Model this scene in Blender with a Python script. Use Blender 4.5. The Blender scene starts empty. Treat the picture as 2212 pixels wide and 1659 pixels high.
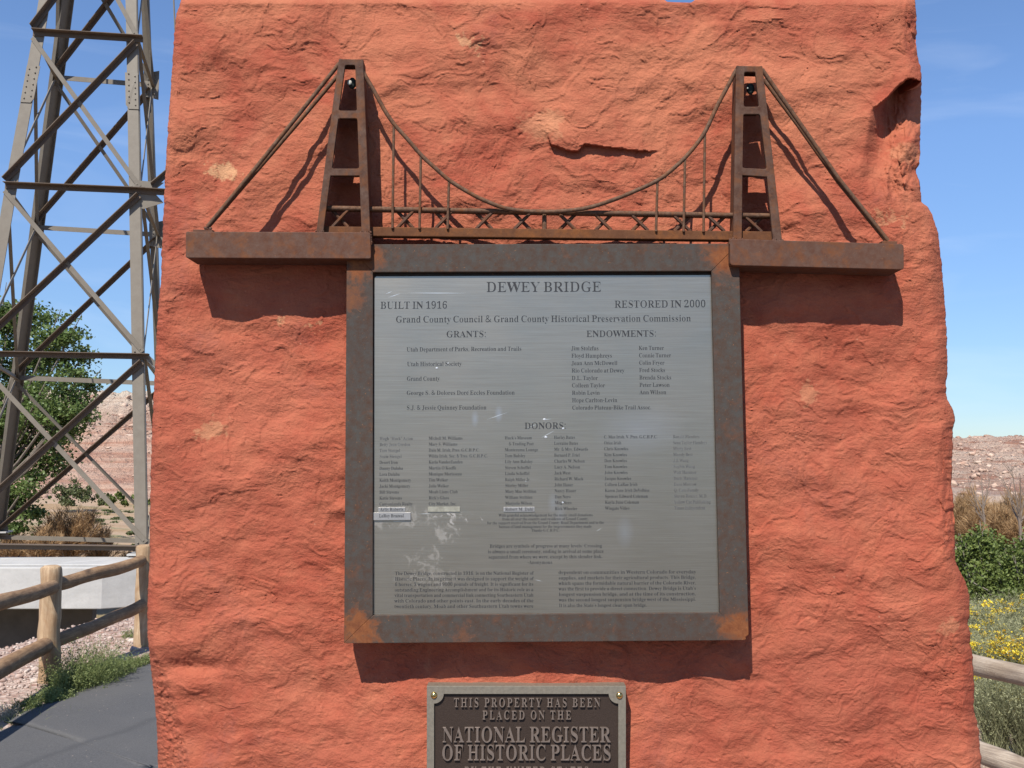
import bpy, math, random
import numpy as np
from mathutils import Vector, Matrix
from mathutils.geometry import tessellate_polygon

R = math.radians
S = bpy.context.scene
COL = S.collection
random.seed(5)
RS = np.random.RandomState(11)

# ------------------------------------------------------------------ camera
D, H, F = 1.7, 1.6, 2100.0          # metres to the stone, eye height, focal length in 2212-px units
CU, CV = 1106.0, 829.5
PITCH = math.atan((1000 - CV) / F)
cam = bpy.data.cameras.new('camera')
cam.sensor_width = 36.0
cam.lens = 36.0 * F / 2212.0
cam.clip_start = 0.05
cam.clip_end = 5000
co = bpy.data.objects.new('camera', cam)
COL.objects.link(co)
co.location = (0, -D, H)
co.rotation_euler = (R(90) + PITCH, 0, 0)
S.camera = co

# ------------------------------------------------------------------ sky, sun, exposure
TO_SUN = Vector((-0.34, -1.0, 1.30)).normalized()
EL = math.asin(TO_SUN.z)
ROT = math.atan2(TO_SUN.x, TO_SUN.y)
w = bpy.data.worlds.new('World')
S.world = w
w.use_nodes = True
wn = w.node_tree.nodes
wl = w.node_tree.links
sky = wn.new('ShaderNodeTexSky')
sky.sky_type = 'NISHITA'
sky.sun_disc = False
sky.sun_elevation = EL
sky.sun_rotation = ROT
sky.altitude = 1200
sky.air_density = 1.0
sky.dust_density = 0.3
sky.ozone_density = 1.6
bg = wn['Background']
bg.inputs[1].default_value = 0.092
# thin wisps of high cloud, denser towards the horizon all the way round
tc = wn.new('ShaderNodeTexCoord')
mp = wn.new('ShaderNodeMapping')
mp.inputs['Scale'].default_value = (2.0, 2.0, 9.0)
mp.inputs['Rotation'].default_value = (0.25, 0.15, 0.3)
nz = wn.new('ShaderNodeTexNoise')
nz.inputs['Scale'].default_value = 2.2
nz.inputs['Detail'].default_value = 7
nz.inputs['Distortion'].default_value = 0.8
rp = wn.new('ShaderNodeMapRange')
rp.inputs[1].default_value = 0.52
rp.inputs[2].default_value = 0.85
rp.inputs[4].default_value = 0.16
mx = wn.new('ShaderNodeMix')
mx.data_type = 'RGBA'
mx.inputs[7].default_value = (7.5, 8.0, 8.8, 1)
tint = wn.new('ShaderNodeMix')
tint.data_type = 'RGBA'
tint.blend_type = 'MULTIPLY'
tint.inputs[0].default_value = 1.0
tint.inputs[7].default_value = (0.90, 1.03, 1.20, 1)
wl.new(tc.outputs['Generated'], mp.inputs[0])
wl.new(mp.outputs[0], nz.inputs['Vector'])
wl.new(nz.outputs[0], rp.inputs[0])
wl.new(rp.outputs[0], mx.inputs[0])
wl.new(sky.outputs[0], tint.inputs[6])
sx = wn.new('ShaderNodeSeparateXYZ')
rz = wn.new('ShaderNodeMapRange')      # thick low air: the same all the way round
for i_, k_ in enumerate((0.0, 0.30, 0.60, 1.08)): rz.inputs[i_ + 1].default_value = k_
vm = wn.new('ShaderNodeVectorMath'); vm.operation = 'SCALE'
wl.new(tc.outputs['Generated'], sx.inputs[0])
wl.new(sx.outputs[2], rz.inputs[0])
wl.new(tint.outputs[2], vm.inputs[0])
wl.new(rz.outputs[0], vm.inputs['Scale'])
wl.new(vm.outputs[0], mx.inputs[6])
wl.new(mx.outputs[2], bg.inputs[0])

sl = bpy.data.lights.new('sun', 'SUN')
sl.energy = 5.0
sl.angle = R(0.53)
sl.color = (1.0, 0.95, 0.87)
so = bpy.data.objects.new('sun', sl)
COL.objects.link(so)
so.location = (-3, -10, 12)
so.rotation_euler = (-TO_SUN).to_track_quat('-Z', 'Y').to_euler()

S.view_settings.view_transform = 'Standard'
S.view_settings.look = 'None'
S.view_settings.exposure = 0.64
S.view_settings.gamma = 1.0
S.view_settings.use_curve_mapping = False

# ------------------------------------------------------------------ measuring helpers
CT, ST = math.cos(PITCH), math.sin(PITCH)
def P(u, v, Y=0.0):
    """the point of the vertical plane y = Y seen in direction (u, v)"""
    up = CV - v
    t = (Y + D) / (F * CT - up * ST)
    return Vector(((u - CU) * t, Y, H + (F * ST + up * CT) * t))
def PD(u, v, d):
    return P(u, v, d - D)
def G(u, v, z=0.0):
    """the point of the level z seen in direction (u, v)"""
    up = CV - v
    t = (z - H) / (F * ST + up * CT)
    return Vector(((u - CU) * t, -D + (F * CT - up * ST) * t, z))

# ------------------------------------------------------------------ object helpers
def tagit(o, label=None, cat=None, group=None, kind=None):
    if label: o['label'] = label
    if cat: o['category'] = cat
    if group: o['group'] = group
    if kind: o['kind'] = kind
    return o
def thing(name, loc, label, cat, group=None):
    o = bpy.data.objects.new(name, None)
    COL.objects.link(o)
    o.location = loc
    o.empty_display_size = 0.1
    return tagit(o, label, cat, group)
def adopt(o, parent):
    if parent is None: return o
    o.parent = parent
    T = Matrix.Translation(parent.location)
    q = parent
    if parent.parent is not None:      # sub-part: undo nothing but the root's own place
        T = Matrix.Identity(4)
    o.matrix_parent_inverse = T.inverted()
    return o
def meshobj(name, V, Fc, m, parent=None, smooth=False, mats=None, fmat=None):
    me = bpy.data.meshes.new(name)
    me.from_pydata([tuple(v) for v in V], [], Fc)
    me.validate()
    o = bpy.data.objects.new(name, me)
    COL.objects.link(o)
    if m: me.materials.append(m)
    if mats:
        for q in mats: me.materials.append(q)
        me.polygons.foreach_set('material_index', fmat)
    if smooth: me.polygons.foreach_set('use_smooth', [True] * len(me.polygons))
    me.update()
    return adopt(o, parent)
def fastmesh(name, V, Q, m, parent=None, smooth=False, k=4):
    """V (n,3) array, Q (m,k) index array"""
    me = bpy.data.meshes.new(name)
    V = np.asarray(V, dtype=np.float32); Q = np.asarray(Q, dtype=np.int32)
    me.vertices.add(len(V)); me.vertices.foreach_set('co', V.ravel())
    me.loops.add(Q.size); me.loops.foreach_set('vertex_index', Q.ravel())
    me.polygons.add(len(Q))
    me.polygons.foreach_set('loop_start', np.arange(0, Q.size, k, dtype=np.int32))
    me.polygons.foreach_set('loop_total', np.full(len(Q), k, dtype=np.int32))
    if smooth: me.polygons.foreach_set('use_smooth', np.ones(len(Q), dtype=bool))
    me.update(calc_edges=True)
    me.validate()
    o = bpy.data.objects.new(name, me)
    COL.objects.link(o)
    if m: me.materials.append(m)
    return adopt(o, parent)
def bevel(o, wd, seg=2):
    b = o.modifiers.new('bevel', 'BEVEL')
    b.width = wd; b.segments = seg; b.limit_method = 'ANGLE'; b.angle_limit = R(35)
    return o
class MB:
    def __init__(s): s.V = []; s.F = []
    def add(s, V, Fc):
        n = len(s.V); s.V += [tuple(v) for v in V]; s.F += [tuple(i + n for i in f) for f in Fc]
    def tube(s, pts, rad, seg=10, caps=True):
        pts = [Vector(p) for p in pts]
        if not hasattr(rad, '__len__'): rad = [rad] * len(pts)
        n = len(pts); V = []; Fc = []
        t0 = (pts[1] - pts[0]).normalized()
        a = t0.orthogonal().normalized()
        for i, p in enumerate(pts):
            t = (pts[min(i + 1, n - 1)] - pts[max(i - 1, 0)]).normalized()
            a = (a - t * a.dot(t)).normalized(); b = t.cross(a)
            for j in range(seg):
                w_ = 2 * math.pi * j / seg
                V.append(p + (a * math.cos(w_) + b * math.sin(w_)) * rad[i])
        for i in range(n - 1):
            for j in range(seg):
                k = (j + 1) % seg
                Fc.append((i * seg + j, i * seg + k, (i + 1) * seg + k, (i + 1) * seg + j))
        if caps:
            Fc.append(tuple(range(seg))[::-1]); Fc.append(tuple((n - 1) * seg + j for j in range(seg)))
        s.add(V, Fc)
    def prism(s, front, dvec, holes=(), ngon=False):
        """polygon (list of 3-D points) with holes, extruded by dvec"""
        loops = [list(map(Vector, front))] + [list(map(Vector, h)) for h in holes]
        tris = tessellate_polygon(loops) if not ngon or holes else [tuple(range(len(loops[0])))]
        flat = [p for l in loops for p in l]; n = len(flat); dv = Vector(dvec)
        Fc = [tuple(t) for t in tris] + [tuple(i + n for i in t)[::-1] for t in tris]
        k = 0
        for l in loops:
            m = len(l)
            for i in range(m):
                a, b = k + i, k + (i + 1) % m
                Fc.append((a, b, b + n, a + n))
            k += m
        s.add(flat + [p + dv for p in flat], Fc)
    def bar(s, a, b, side, up, w_, h_):
        """box beam from a to b: half width w_ along side, half height h_ along up"""
        a, b = Vector(a), Vector(b)
        V = []
        for p in (a, b):
            for x, y in ((-1, -1), (1, -1), (1, 1), (-1, 1)):
                V.append(p + side * (x * w_) + up * (y * h_))
        s.add(V, [(0, 3, 2, 1), (4, 5, 6, 7), (0, 1, 5, 4), (1, 2, 6, 5), (2, 3, 7, 6), (3, 0, 4, 7)])
    def ball(s, c, r, seg=8, rings=5, sc=(1, 1, 1)):
        V = []; Fc = []
        for i in range(1, rings):
            ph = math.pi * i / rings
            for j in range(seg):
                th = 2 * math.pi * j / seg
                V.append((c[0] + r * sc[0] * math.sin(ph) * math.cos(th), c[1] + r * sc[1] * math.sin(ph) * math.sin(th), c[2] + r * sc[2] * math.cos(ph)))
        top, bot = len(V), len(V) + 1
        V += [(c[0], c[1], c[2] + r * sc[2]), (c[0], c[1], c[2] - r * sc[2])]
        for i in range(rings - 2):
            for j in range(seg):
                k = (j + 1) % seg
                Fc.append((i * seg + j, (i + 1) * seg + j, (i + 1) * seg + k, i * seg + k))
        for j in range(seg):
            k = (j + 1) % seg
            Fc.append((top, j, k)); Fc.append((bot, (rings - 2) * seg + k, (rings - 2) * seg + j))
        s.add(V, Fc)
    def build(s, name, m, parent=None, smooth=False):
        o = meshobj(name, s.V, s.F, m, parent)
        if smooth:
            me = o.data
            me.polygons.foreach_set('use_smooth', [True] * len(me.polygons))
            me.set_sharp_from_angle(angle=R(40))
        import bmesh
        bm = bmesh.new(); bm.from_mesh(o.data); bmesh.ops.recalc_face_normals(bm, faces=bm.faces); bm.to_mesh(o.data); bm.free()
        return o

# ------------------------------------------------------------------ noise
class Noise:
    def __init__(s, seed):
        r = np.random.RandomState(seed)
        s.p = np.concatenate([r.permutation(256)] * 3)
        a = r.rand(256) * 2 * math.pi
        s.gx, s.gy = np.cos(a), np.sin(a)
    def __call__(s, x, y):
        x = np.asarray(x, float); y = np.asarray(y, float)
        xi = np.floor(x).astype(int); yi = np.floor(y).astype(int)
        xf, yf = x - xi, y - yi
        xi &= 255; yi &= 255
        def g(i, j, fx, fy):
            h = s.p[s.p[(xi + i) & 255] + ((yi + j) & 255)]
            return s.gx[h] * fx + s.gy[h] * fy
        u = xf * xf * xf * (xf * (xf * 6 - 15) + 10); v = yf * yf * yf * (yf * (yf * 6 - 15) + 10)
        a = g(0, 0, xf, yf); b = g(1, 0, xf - 1, yf); c = g(0, 1, xf, yf - 1); d = g(1, 1, xf - 1, yf - 1)
        return ((a * (1 - u) + b * u) * (1 - v) + (c * (1 - u) + d * u) * v) * 1.5
    def fbm(s, x, y, o=4, g=0.5):
        r = 0; a = 1; f = 1
        for i in range(o):
            r = r + a * s(x * f + i * 17.3, y * f - i * 9.1); a *= g; f *= 2.03
        return r
def sstep(a, b, x):
    t = np.clip((x - a) / (b - a), 0, 1)
    return t * t * (3 - 2 * t)

# ------------------------------------------------------------------ material helpers
ALB = 0.74      # every base colour below is scaled to its real reflectance
class M:
    def __init__(s, name):
        s.m = bpy.data.materials.new(name); s.m.use_nodes = True
        s.t = s.m.node_tree; s.n = s.t.nodes; s.b = s.n['Principled BSDF']
        s.b.inputs['Specular IOR Level'].default_value = 0.3
        s.geo = s.n.new('ShaderNodeNewGeometry')
        s.pos = s.geo.outputs['Position']
    def link(s, a, b): s.t.links.new(a, b); return s
    def noise(s, scale, detail=5, rough=0.55, dist=0.0, stretch=None, vec=None):
        q = s.n.new('ShaderNodeTexNoise')
        q.inputs['Scale'].default_value = scale; q.inputs['Detail'].default_value = detail
        q.inputs['Roughness'].default_value = rough; q.inputs['Distortion'].default_value = dist
        v = vec or s.pos
        if stretch:
            mm = s.n.new('ShaderNodeMapping'); mm.inputs['Scale'].default_value = stretch
            s.link(v, mm.inputs[0]); v = mm.outputs[0]
        s.link(v, q.inputs['Vector'])
        return q.outputs[0]
    def voro(s, scale, feature='F1', stretch=None, out='Distance'):
        q = s.n.new('ShaderNodeTexVoronoi'); q.feature = feature
        q.inputs['Scale'].default_value = scale
        v = s.pos
        if stretch:
            mm = s.n.new('ShaderNodeMapping'); mm.inputs['Scale'].default_value = stretch
            s.link(v, mm.inputs[0]); v = mm.outputs[0]
        s.link(v, q.inputs['Vector'])
        return q.outputs[out]
    def rng(s, x, a, b, c=0.0, d=1.0):
        q = s.n.new('ShaderNodeMapRange')
        for i, k in enumerate((a, b, c, d)): q.inputs[i + 1].default_value = k
        s.link(x, q.inputs[0]); return q.outputs[0]
    def math(s, op, a, b=None):
        q = s.n.new('ShaderNodeMath'); q.operation = op
        for i, k in enumerate((a, b)):
            if k is None: continue
            if isinstance(k, (int, float)): q.inputs[i].default_value = k
            else: s.link(k, q.inputs[i])
        return q.outputs[0]
    def mix(s, f, a, b, mode='MIX'):
        q = s.n.new('ShaderNodeMix'); q.data_type = 'RGBA'; q.blend_type = mode
        for i, k in ((0, f), (6, a), (7, b)):
            if isinstance(k, (int, float)): q.inputs[i].default_value = k
            elif isinstance(k, tuple): q.inputs[i].default_value = (*[x * ALB for x in k], 1)
            else: s.link(k, q.inputs[i])
        return q.outputs[2]
    def dist(s, pt, sc=(1, 1, 1)):
        q = s.n.new('ShaderNodeVectorMath'); q.operation = 'SUBTRACT'
        s.link(s.pos, q.inputs[0]); q.inputs[1].default_value = pt
        r = s.n.new('ShaderNodeVectorMath'); r.operation = 'MULTIPLY'
        s.link(q.outputs[0], r.inputs[0]); r.inputs[1].default_value = sc
        l = s.n.new('ShaderNodeVectorMath'); l.operation = 'LENGTH'
        s.link(r.outputs[0], l.inputs[0]); return l.outputs['Value']
    def sep(s):
        q = s.n.new('ShaderNodeSeparateXYZ'); s.link(s.pos, q.inputs[0]); return q.outputs
    def color(s, c):
        if isinstance(c, tuple): s.b.inputs['Base Color'].default_value = (*[x * ALB for x in c], 1)
        else: s.link(c, s.b.inputs['Base Color'])
        return s
    def rough(s, c):
        if isinstance(c, (int, float)): s.b.inputs['Roughness'].default_value = c
        else: s.link(c, s.b.inputs['Roughness'])
        return s
    def metal(s, c):
        if isinstance(c, (int, float)): s.b.inputs['Metallic'].default_value = c
        else: s.link(c, s.b.inputs['Metallic'])
        return s
    def bump(s, h, dist, strength=1.0):
        q = s.n.new('ShaderNodeBump'); q.inputs['Strength'].default_value = strength
        q.inputs['Distance'].default_value = dist
        s.link(h, q.inputs['Height']); s.link(q.outputs[0], s.b.inputs['Normal']); return s

# ---- sandstone
m = M('red_sandstone')
n1 = m.noise(5.5, 6, 0.6, 0.7)
n2 = m.noise(22, 6, 0.62, 0.4)
n3 = m.noise(2.2, 4, 0.5, 0.3)
n4 = m.noise(380, 3, 0.7)
n5 = m.noise(95, 5, 0.65)
c = m.mix(m.rng(n1, 0.35, 0.68), (0.390, 0.093, 0.053), (0.475, 0.142, 0.082))
c = m.mix(m.rng(n2, 0.42, 0.75, 0, 0.5), c, (0.54, 0.190, 0.103))
c = m.mix(m.rng(n3, 0.52, 0.74, 0, 0.55), c, (0.33, 0.082, 0.052))
zz = m.sep()[2]
c = m.mix(m.math('MULTIPLY', m.rng(zz, 1.75, 2.2, 0, 0.55), m.rng(n1, 0.40, 0.62)), c, (0.55, 0.210, 0.110))
pale = m.noise(9.0, 5, 0.6, 1.2)
c = m.mix(m.rng(pale, 0.66, 0.80, 0, 0.6), c, (0.60, 0.28, 0.15))
spots = None
for (u, v, r_, k_) in ((478, 362, .034, .62), (1005, 92, .020, .45), (628, 690, .024, .4), (462, 930, .034, .32), (1745, 855, .020, .22), (1960, 330, .04, .2), (870, 690, .0, 0), (2050, 1355, .02, .2), (1180, 270, .05, .22), (1905, 465, .024, .3)):
    if r_ <= 0: continue
    p = P(u, v, 0)
    d_ = m.dist(tuple(p), (1, 0, 1.6))
    d_ = m.math('ADD', d_, m.math('ADD', m.rng(n2, 0.3, 0.7, -0.035, 0.035), m.rng(n5, 0.3, 0.7, -0.02, 0.02)))
    k2 = m.rng(d_, r_ * .9, r_ * 0.45, 0, k_)
    spots = k2 if spots is None else m.math('MAXIMUM', spots, k2)
c = m.mix(spots, c, (0.74, 0.46, 0.24))
c = m.mix(m.rng(n4, 0.30, 0.72, 0.26, 0), c, (0.20, 0.04, 0.022))
c = m.mix(m.math('MULTIPLY', m.rng(m.noise(3.4, 6, .65, 1.5), .56, .72, 0, .5), m.rng(n5, .35, .6)), c, (0.24, 0.085, 0.070))
c = m.mix(m.rng(m.noise(150, 2, 0.5), 0.74, 0.80, 0, 0.35), c, (0.72, 0.42, 0.28))
m.color(c).rough(0.93)
hh = m.math('ADD', m.math('MULTIPLY', n5, 1.0), m.math('MULTIPLY', n4, 0.30))
hh = m.math('ADD', hh, m.math('MULTIPLY', m.noise(48, 6, 0.6, 1.6, (0.7, 1, 1.6)), 1.3))
m.bump(hh, 0.0021, 0.9)
m.b.inputs['Specular IOR Level'].default_value = 0.12
SAND = m.m

# ---- rusted steel, several mixtures
def rust(name, steel, brown, orange, ko, corners=(), kn=1.0):
    m = M(name)
    a = m.noise(30 * kn, 8, 0.70, 0.4); b = m.noise(75 * kn, 8, 0.75); d = m.noise(9 * kn, 6, 0.62, 0.5)
    c = m.mix(m.rng(b, 0.36, 0.66), steel, brown)
    f = m.rng(a, 0.62 - 0.3 * ko, 0.80 - 0.22 * ko, 0, 1)
    c = m.mix(f, c, orange)
    if corners:
        k = None
        for (p, r_, kk) in corners:
            dd = m.math('ADD', m.dist(p, (1, 0, 1)), m.math('ADD', m.rng(a, 0.25, 0.75, -0.028, 0.028), m.rng(b, 0.25, 0.75, -0.022, 0.022)))
            q = m.rng(dd, r_ * .9, r_ * 0.4, 0, kk)
            k = q if k is None else m.math('MAXIMUM', k, q)
        c = m.mix(k, c, m.mix(m.rng(b, 0.35, 0.65), (0.17, 0.048, 0.015), (0.33, 0.115, 0.038)))
    sp = m.noise(330 * kn, 3, 0.6)
    c = m.mix(m.rng(sp, 0.66, 0.74, 0, 0.5), c, (0.48, 0.19, 0.06))
    c = m.mix(m.rng(d, 0.35, 0.7, 0.28, 0), c, (0.055, 0.035, 0.03))
    m.color(c).rough(m.rng(b, 0.3, 0.7, 0.62, 0.85)).metal(0.0); m.b.inputs['Specular IOR Level'].default_value = 0.16
    m.bump(b, 0.0008, 0.6)
    return m.m
_c = lambda u, v: tuple(P(u, v, -.05))
RFRAME = rust('weathered_frame_steel', (0.074, 0.071, 0.064), (0.080, 0.044, 0.029), (0.15, 0.065, 0.035), 0.18,
              [(_c(772, 556), .050, 1), (_c(1572, 556), .050, 1), (_c(770, 1360), .042, .9), (_c(1590, 1356), .046, 1), (_c(758, 640), .03, .6), (_c(1000, 1372), .02, .35)])
RSLAB = rust('rusted_slab_steel', (0.135, 0.075, 0.053), (0.110, 0.043, 0.024), (0.20, 0.068, 0.022), 0.45)
RTOWER = rust('rusted_tower_steel', (0.135, 0.076, 0.052), (0.075, 0.030, 0.017), (0.20, 0.068, 0.020), 0.55)
RDECK = rust('orange_rusted_steel', (0.155, 0.060, 0.022), (0.115, 0.042, 0.016), (0.25, 0.085, 0.020), 0.5)
RROD = rust('brown_rod_steel', (0.20, 0.115, 0.070), (0.085, 0.036, 0.018), (0.20, 0.070, 0.022), 0.45, kn=2.0)

# ---- brushed plate
m = M('brushed_plate')
br = m.noise(1.0, 3, 0.6, 0, (14, 14, 1300)); br2 = m.noise(1.0, 4, 0.6, 0, (3, 3, 160)); cl = m.noise(6, 4, 0.55, 0.5)
wh = m.noise(60, 6, 0.7, 1.0)
c = m.mix(m.rng(br, 0.25, 0.75), (0.385, 0.335, 0.265), (0.520, 0.460, 0.375))
c = m.mix(m.rng(br2, 0.35, 0.7, 0, 0.35), c, (0.41, 0.355, 0.29))
scr = None
for (u, v, r_, sx, kk) in ((965, 1150, .026, 1, .4), (925, 1205, .026, .8, .32), (985, 1120, .012, .5, .8), (853, 1118, .032, .35, .35), (935, 1250, .03, .5, .25)):
    dd = m.math('ADD', m.dist(tuple(P(u, v, -.042)), (sx, 0, 1.5)), m.rng(wh, 0.3, 0.7, 0.026, -0.020))
    q = m.rng(dd, r_, r_ * 0.45, 0, kk); scr = q if scr is None else m.math('MAXIMUM', scr, q)
scr = m.math('MULTIPLY', scr, m.rng(wh, 0.46, 0.56))
c = m.mix(scr, c, (0.50, 0.475, 0.445))
smu = None
for (u, v, r_, sx, kk) in ((1078, 895, .016, 2.2, .45), (1026, 905, .014, 2.2, .4), (1210, 1110, .02, 2, .25), (1380, 930, .05, .6, .25), (1195, 1085, .02, 2, .3), (1350, 1150, .03, 1.8, .3)):
    dd = m.math('ADD', m.dist(tuple(P(u, v, -.042)), (sx, 0, 1)), m.rng(cl, 0.3, 0.7, 0.006, -0.006))
    q = m.rng(dd, r_, 0, 0, kk); smu = q if smu is None else m.math('MAXIMUM', smu, q)
c = m.mix(smu, c, (0.66, 0.66, 0.68))
m.color(c).metal(m.math('SUBTRACT', 0.88, m.math('MULTIPLY', scr, 0.7))).rough(m.rng(cl, 0.3, 0.7, 0.29, 0.37))
m.b.inputs['Anisotropic'].default_value = 0.0
m.bump(br, 0.0002, 0.5)
PLATE = m.m
def plain(name, c, r_=0.6, mt=0.0, sp=0.3, nz=None):
    m = M(name)
    if nz:
        a = m.noise(nz[0], 5, 0.6)
        m.color(m.mix(m.rng(a, 0.3, 0.7), c, nz[1]))
        if len(nz) > 2: m.bump(a, nz[2], 0.7)
    else: m.color(c)
    m.rough(r_).metal(mt); m.b.inputs['Specular IOR Level'].default_value = sp
    return m.m
INK = plain('engraved_ink', (0.018, 0.019, 0.022), 0.7, nz=(300, (0.045, 0.046, 0.05)))
INKF = plain('worn_engraved_ink', (0.035, 0.036, 0.038), 0.7, nz=(120, (0.16, 0.16, 0.16)))
STRIP = plain('bright_strip_metal', (0.40, 0.39, 0.38), 0.5, 0.5, nz=(120, (0.35, 0.34, 0.33)))
RESID = plain('yellowed_adhesive', (0.36, 0.35, 0.29), 0.8, nz=(120, (0.22, 0.21, 0.17)))
BRZ = plain('dark_bronze_ground', (0.042, 0.027, 0.020), 0.62, 0.3, nz=(500, (0.060, 0.040, 0.030), 0.0006))
BRZ2 = plain('worn_bronze_raised', (0.30, 0.235, 0.195), 0.48, 0.55, nz=(120, (0.24, 0.185, 0.15), 0.0002))
BRZ3 = plain('worn_bronze_border', (0.36, 0.315, 0.245), 0.5, 0.55, nz=(160, (0.27, 0.235, 0.185), 0.0002))
BRASS = plain('polished_brass', (0.75, 0.52, 0.20), 0.18, 1.0)

# ================================================================== GROUND, HILLS
fbig = Noise(3); fmid = Noise(4)
def crest(x): return np.clip(8.6 + (x + 4.4) * 10.0, 5.5, 13.0)
def gz(x, d):
    """ground level at sideways x and distance d from the camera"""
    x = np.asarray(x, float); d = np.asarray(d, float)
    z = np.zeros(np.broadcast(x, d).shape)
    left = sstep(-3.3, -3.8, x)
    z = z + 0.10 * left * sstep(4, 8, d) * 0
    dl = -2.6 * sstep(0, 7.5, d - crest(x)) - 2.6 * sstep(14, 45, d)
    z = z + dl * sstep(-2.0, -4.0, x) + (1 - sstep(-2.0, -4.0, x)) * (-2.6 * sstep(11, 22, d) - 2.6 * sstep(24, 50, d)) * 1.0
    z = z - 0.15 * sstep(1.2, 2.4, x) * sstep(3, 5, d)
    far = sstep(12, 60, d)
    z = z + fbig(x * 0.02, d * 0.02) * 1.2 * far + fmid(x * 0.15, d * 0.15) * 0.22 * far
    off = np.clip(np.abs(x + 2.2) - 1.6, 0, 1)
    z = z + 0.02 * fmid(x * 1.3, d * 1.3) * off
    return z
ds = np.concatenate([-np.geomspace(400, 3, 26), np.linspace(-2.5, 2, 8), np.linspace(2.3, 16, 150), np.geomspace(16.2, 168, 150)])
xs_u = np.concatenate([np.linspace(-1.6, -0.62, 24), np.linspace(-0.61, -0.34, 120), np.linspace(-0.33, 0.43, 40), np.linspace(0.435, 0.62, 90), np.linspace(0.64, 1.6, 24)])
Vg = []
for d in ds:
    k = max(abs(d), 6.0) if d > 0 else max(abs(d) * 1.2, 6.0)
    x = xs_u * k * (1.0 if d > 6 else 1.4)
    z = gz(x, np.full_like(x, d)) if d > 0 else np.zeros_like(x) + (0.05 * fmid(x * .1, np.full_like(x, d * .1)))
    Vg.append(np.stack([x, np.full_like(x, d - D), z], 1))
nx = len(xs_u); Vg = np.concatenate(Vg)
ii = np.arange(len(ds) - 1)[:, None] * nx + np.arange(nx - 1)[None, :]
Qg = np.stack([ii, ii + 1, ii + nx + 1, ii + nx], -1).reshape(-1, 4)
m = M('dry_ground')
pe = m.voro(26, 'F1', None, 'Color'); ped = m.voro(26, 'F1')
se = m.n.new('ShaderNodeSeparateColor'); m.link(pe, se.inputs[0])
grav = m.mix(se.outputs[0], (0.36, 0.235, 0.185), (0.56, 0.44, 0.37))
grav = m.mix(m.rng(se.outputs[1], .75, 1, 0, .7), grav, (0.30, 0.15, 0.11))
na = m.noise(0.9, 6, .6); nb = m.noise(0.16, 6, .62, .6, (1, 1, 1)); nc = m.noise(0.05, 5, .6, .4, (1, 2.2, 1))
dirt = m.mix(na, (0.37, 0.25, 0.165), (0.50, 0.365, 0.25))
y = m.sep()[1]
c = m.mix(m.rng(y, 9, 16), grav, dirt)
gr = m.math('MULTIPLY', m.rng(nb, 0.52, 0.62), m.rng(y, 9, 22))
c = m.mix(m.math('MULTIPLY', gr, 0.75), c, (0.17, 0.185, 0.075))
br_ = m.math('MULTIPLY', m.rng(nc, 0.5, 0.6), m.rng(y, 20, 40, 0, .7))
c = m.mix(br_, c, (0.33, 0.21, 0.10))
m.color(c).rough(0.95)
m.bump(m.math('ADD', ped, m.math('MULTIPLY', m.noise(60, 4), .6)), 0.02, 0.8)
GROUND = m.m
g = fastmesh('ground', Vg, Qg, GROUND, smooth=True); tagit(g, 'gravelly tan ground and dry river flat', kind='structure')

# asphalt path
edge = [(-420, 1800), (-200, 1672), (-60, 1596), (0, 1562), (30, 1545), (62, 1529), (100, 1517), (135, 1508), (165, 1494), (190, 1482), (222, 1468), (250, 1458), (285, 1444), (310, 1436), (330, 1431), (352, 1428)]
L = [G(u, v) for u, v in edge]
def cat(pts, n):
    out = []
    for i in range(len(pts) - 1):
        p0, p1, p2, p3 = pts[max(i - 1, 0)], pts[i], pts[i + 1], pts[min(i + 2, len(pts) - 1)]
        for k in range(n):
            t = k / n
            out.append(0.5 * ((2 * p1) + (p2 - p0) * t + (2 * p0 - 5 * p1 + 4 * p2 - p3) * t * t + (3 * p1 - p0 - 3 * p2 + p3) * t * t * t))
    return out + [pts[-1]]
L = L + [Vector((-2.2, 6.9, 0)), Vector((-1.0, 7.6, 0)), Vector((1.2, 7.9, 0)), Vector((3.0, 9.5, 0))]
Rr = [Vector((-1.2, -8, 0)), Vector((-1.0, -2, 0)), Vector((-0.95, 0.2, 0)), Vector((-0.9, 1.2, 0)), Vector((-0.6, 2.6, 0)), Vector((.6, 3.8, 0)), Vector((2.4, 5.2, 0)), Vector((4.2, 7.6, 0))]
L = [Vector((-6.5, -8, 0)), Vector((-5.2, -1.0, 0))] + L[2:]
La = cat(L, 14); Ra = cat(Rr, 40)
def resample(a, n):
    s_ = [0]
    for i in range(1, len(a)): s_.append(s_[-1] + (a[i] - a[i - 1]).length)
    out = []; j = 0
    for k in range(n):
        t = s_[-1] * k / (n - 1)
        while j < len(a) - 2 and s_[j + 1] < t: j += 1
        f = (t - s_[j]) / max(1e-9, s_[j + 1] - s_[j]); out.append(a[j].lerp(a[j + 1], min(1, f)))
    return out
n_ = 260; La = resample(La, n_); Ra = resample(Ra, n_); nw = 24
V = []
for i in range(n_):
    for j in range(nw + 1):
        t = j / nw; p = La[i].lerp(Ra[i], t)
        x = p.x + (0.02 * float(fmid(p.y * 6, i * .7)) if j == 0 else 0)
        V.append((x, p.y, (float(gz(x, p.y + D)) if p.y > 1.5 and x > -2.2 else 0.0) + 0.020 + 0.006 * math.sin(3.14 * t) + 0.004 * float(fmid(x * .8, p.y * .8)) - (0.02 if j in (0, nw) else 0)))
Q = [(i * (nw + 1) + j, i * (nw + 1) + j + 1, (i + 1) * (nw + 1) + j + 1, (i + 1) * (nw + 1) + j) for i in range(n_ - 1) for j in range(nw)]
m = M('asphalt')
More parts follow.
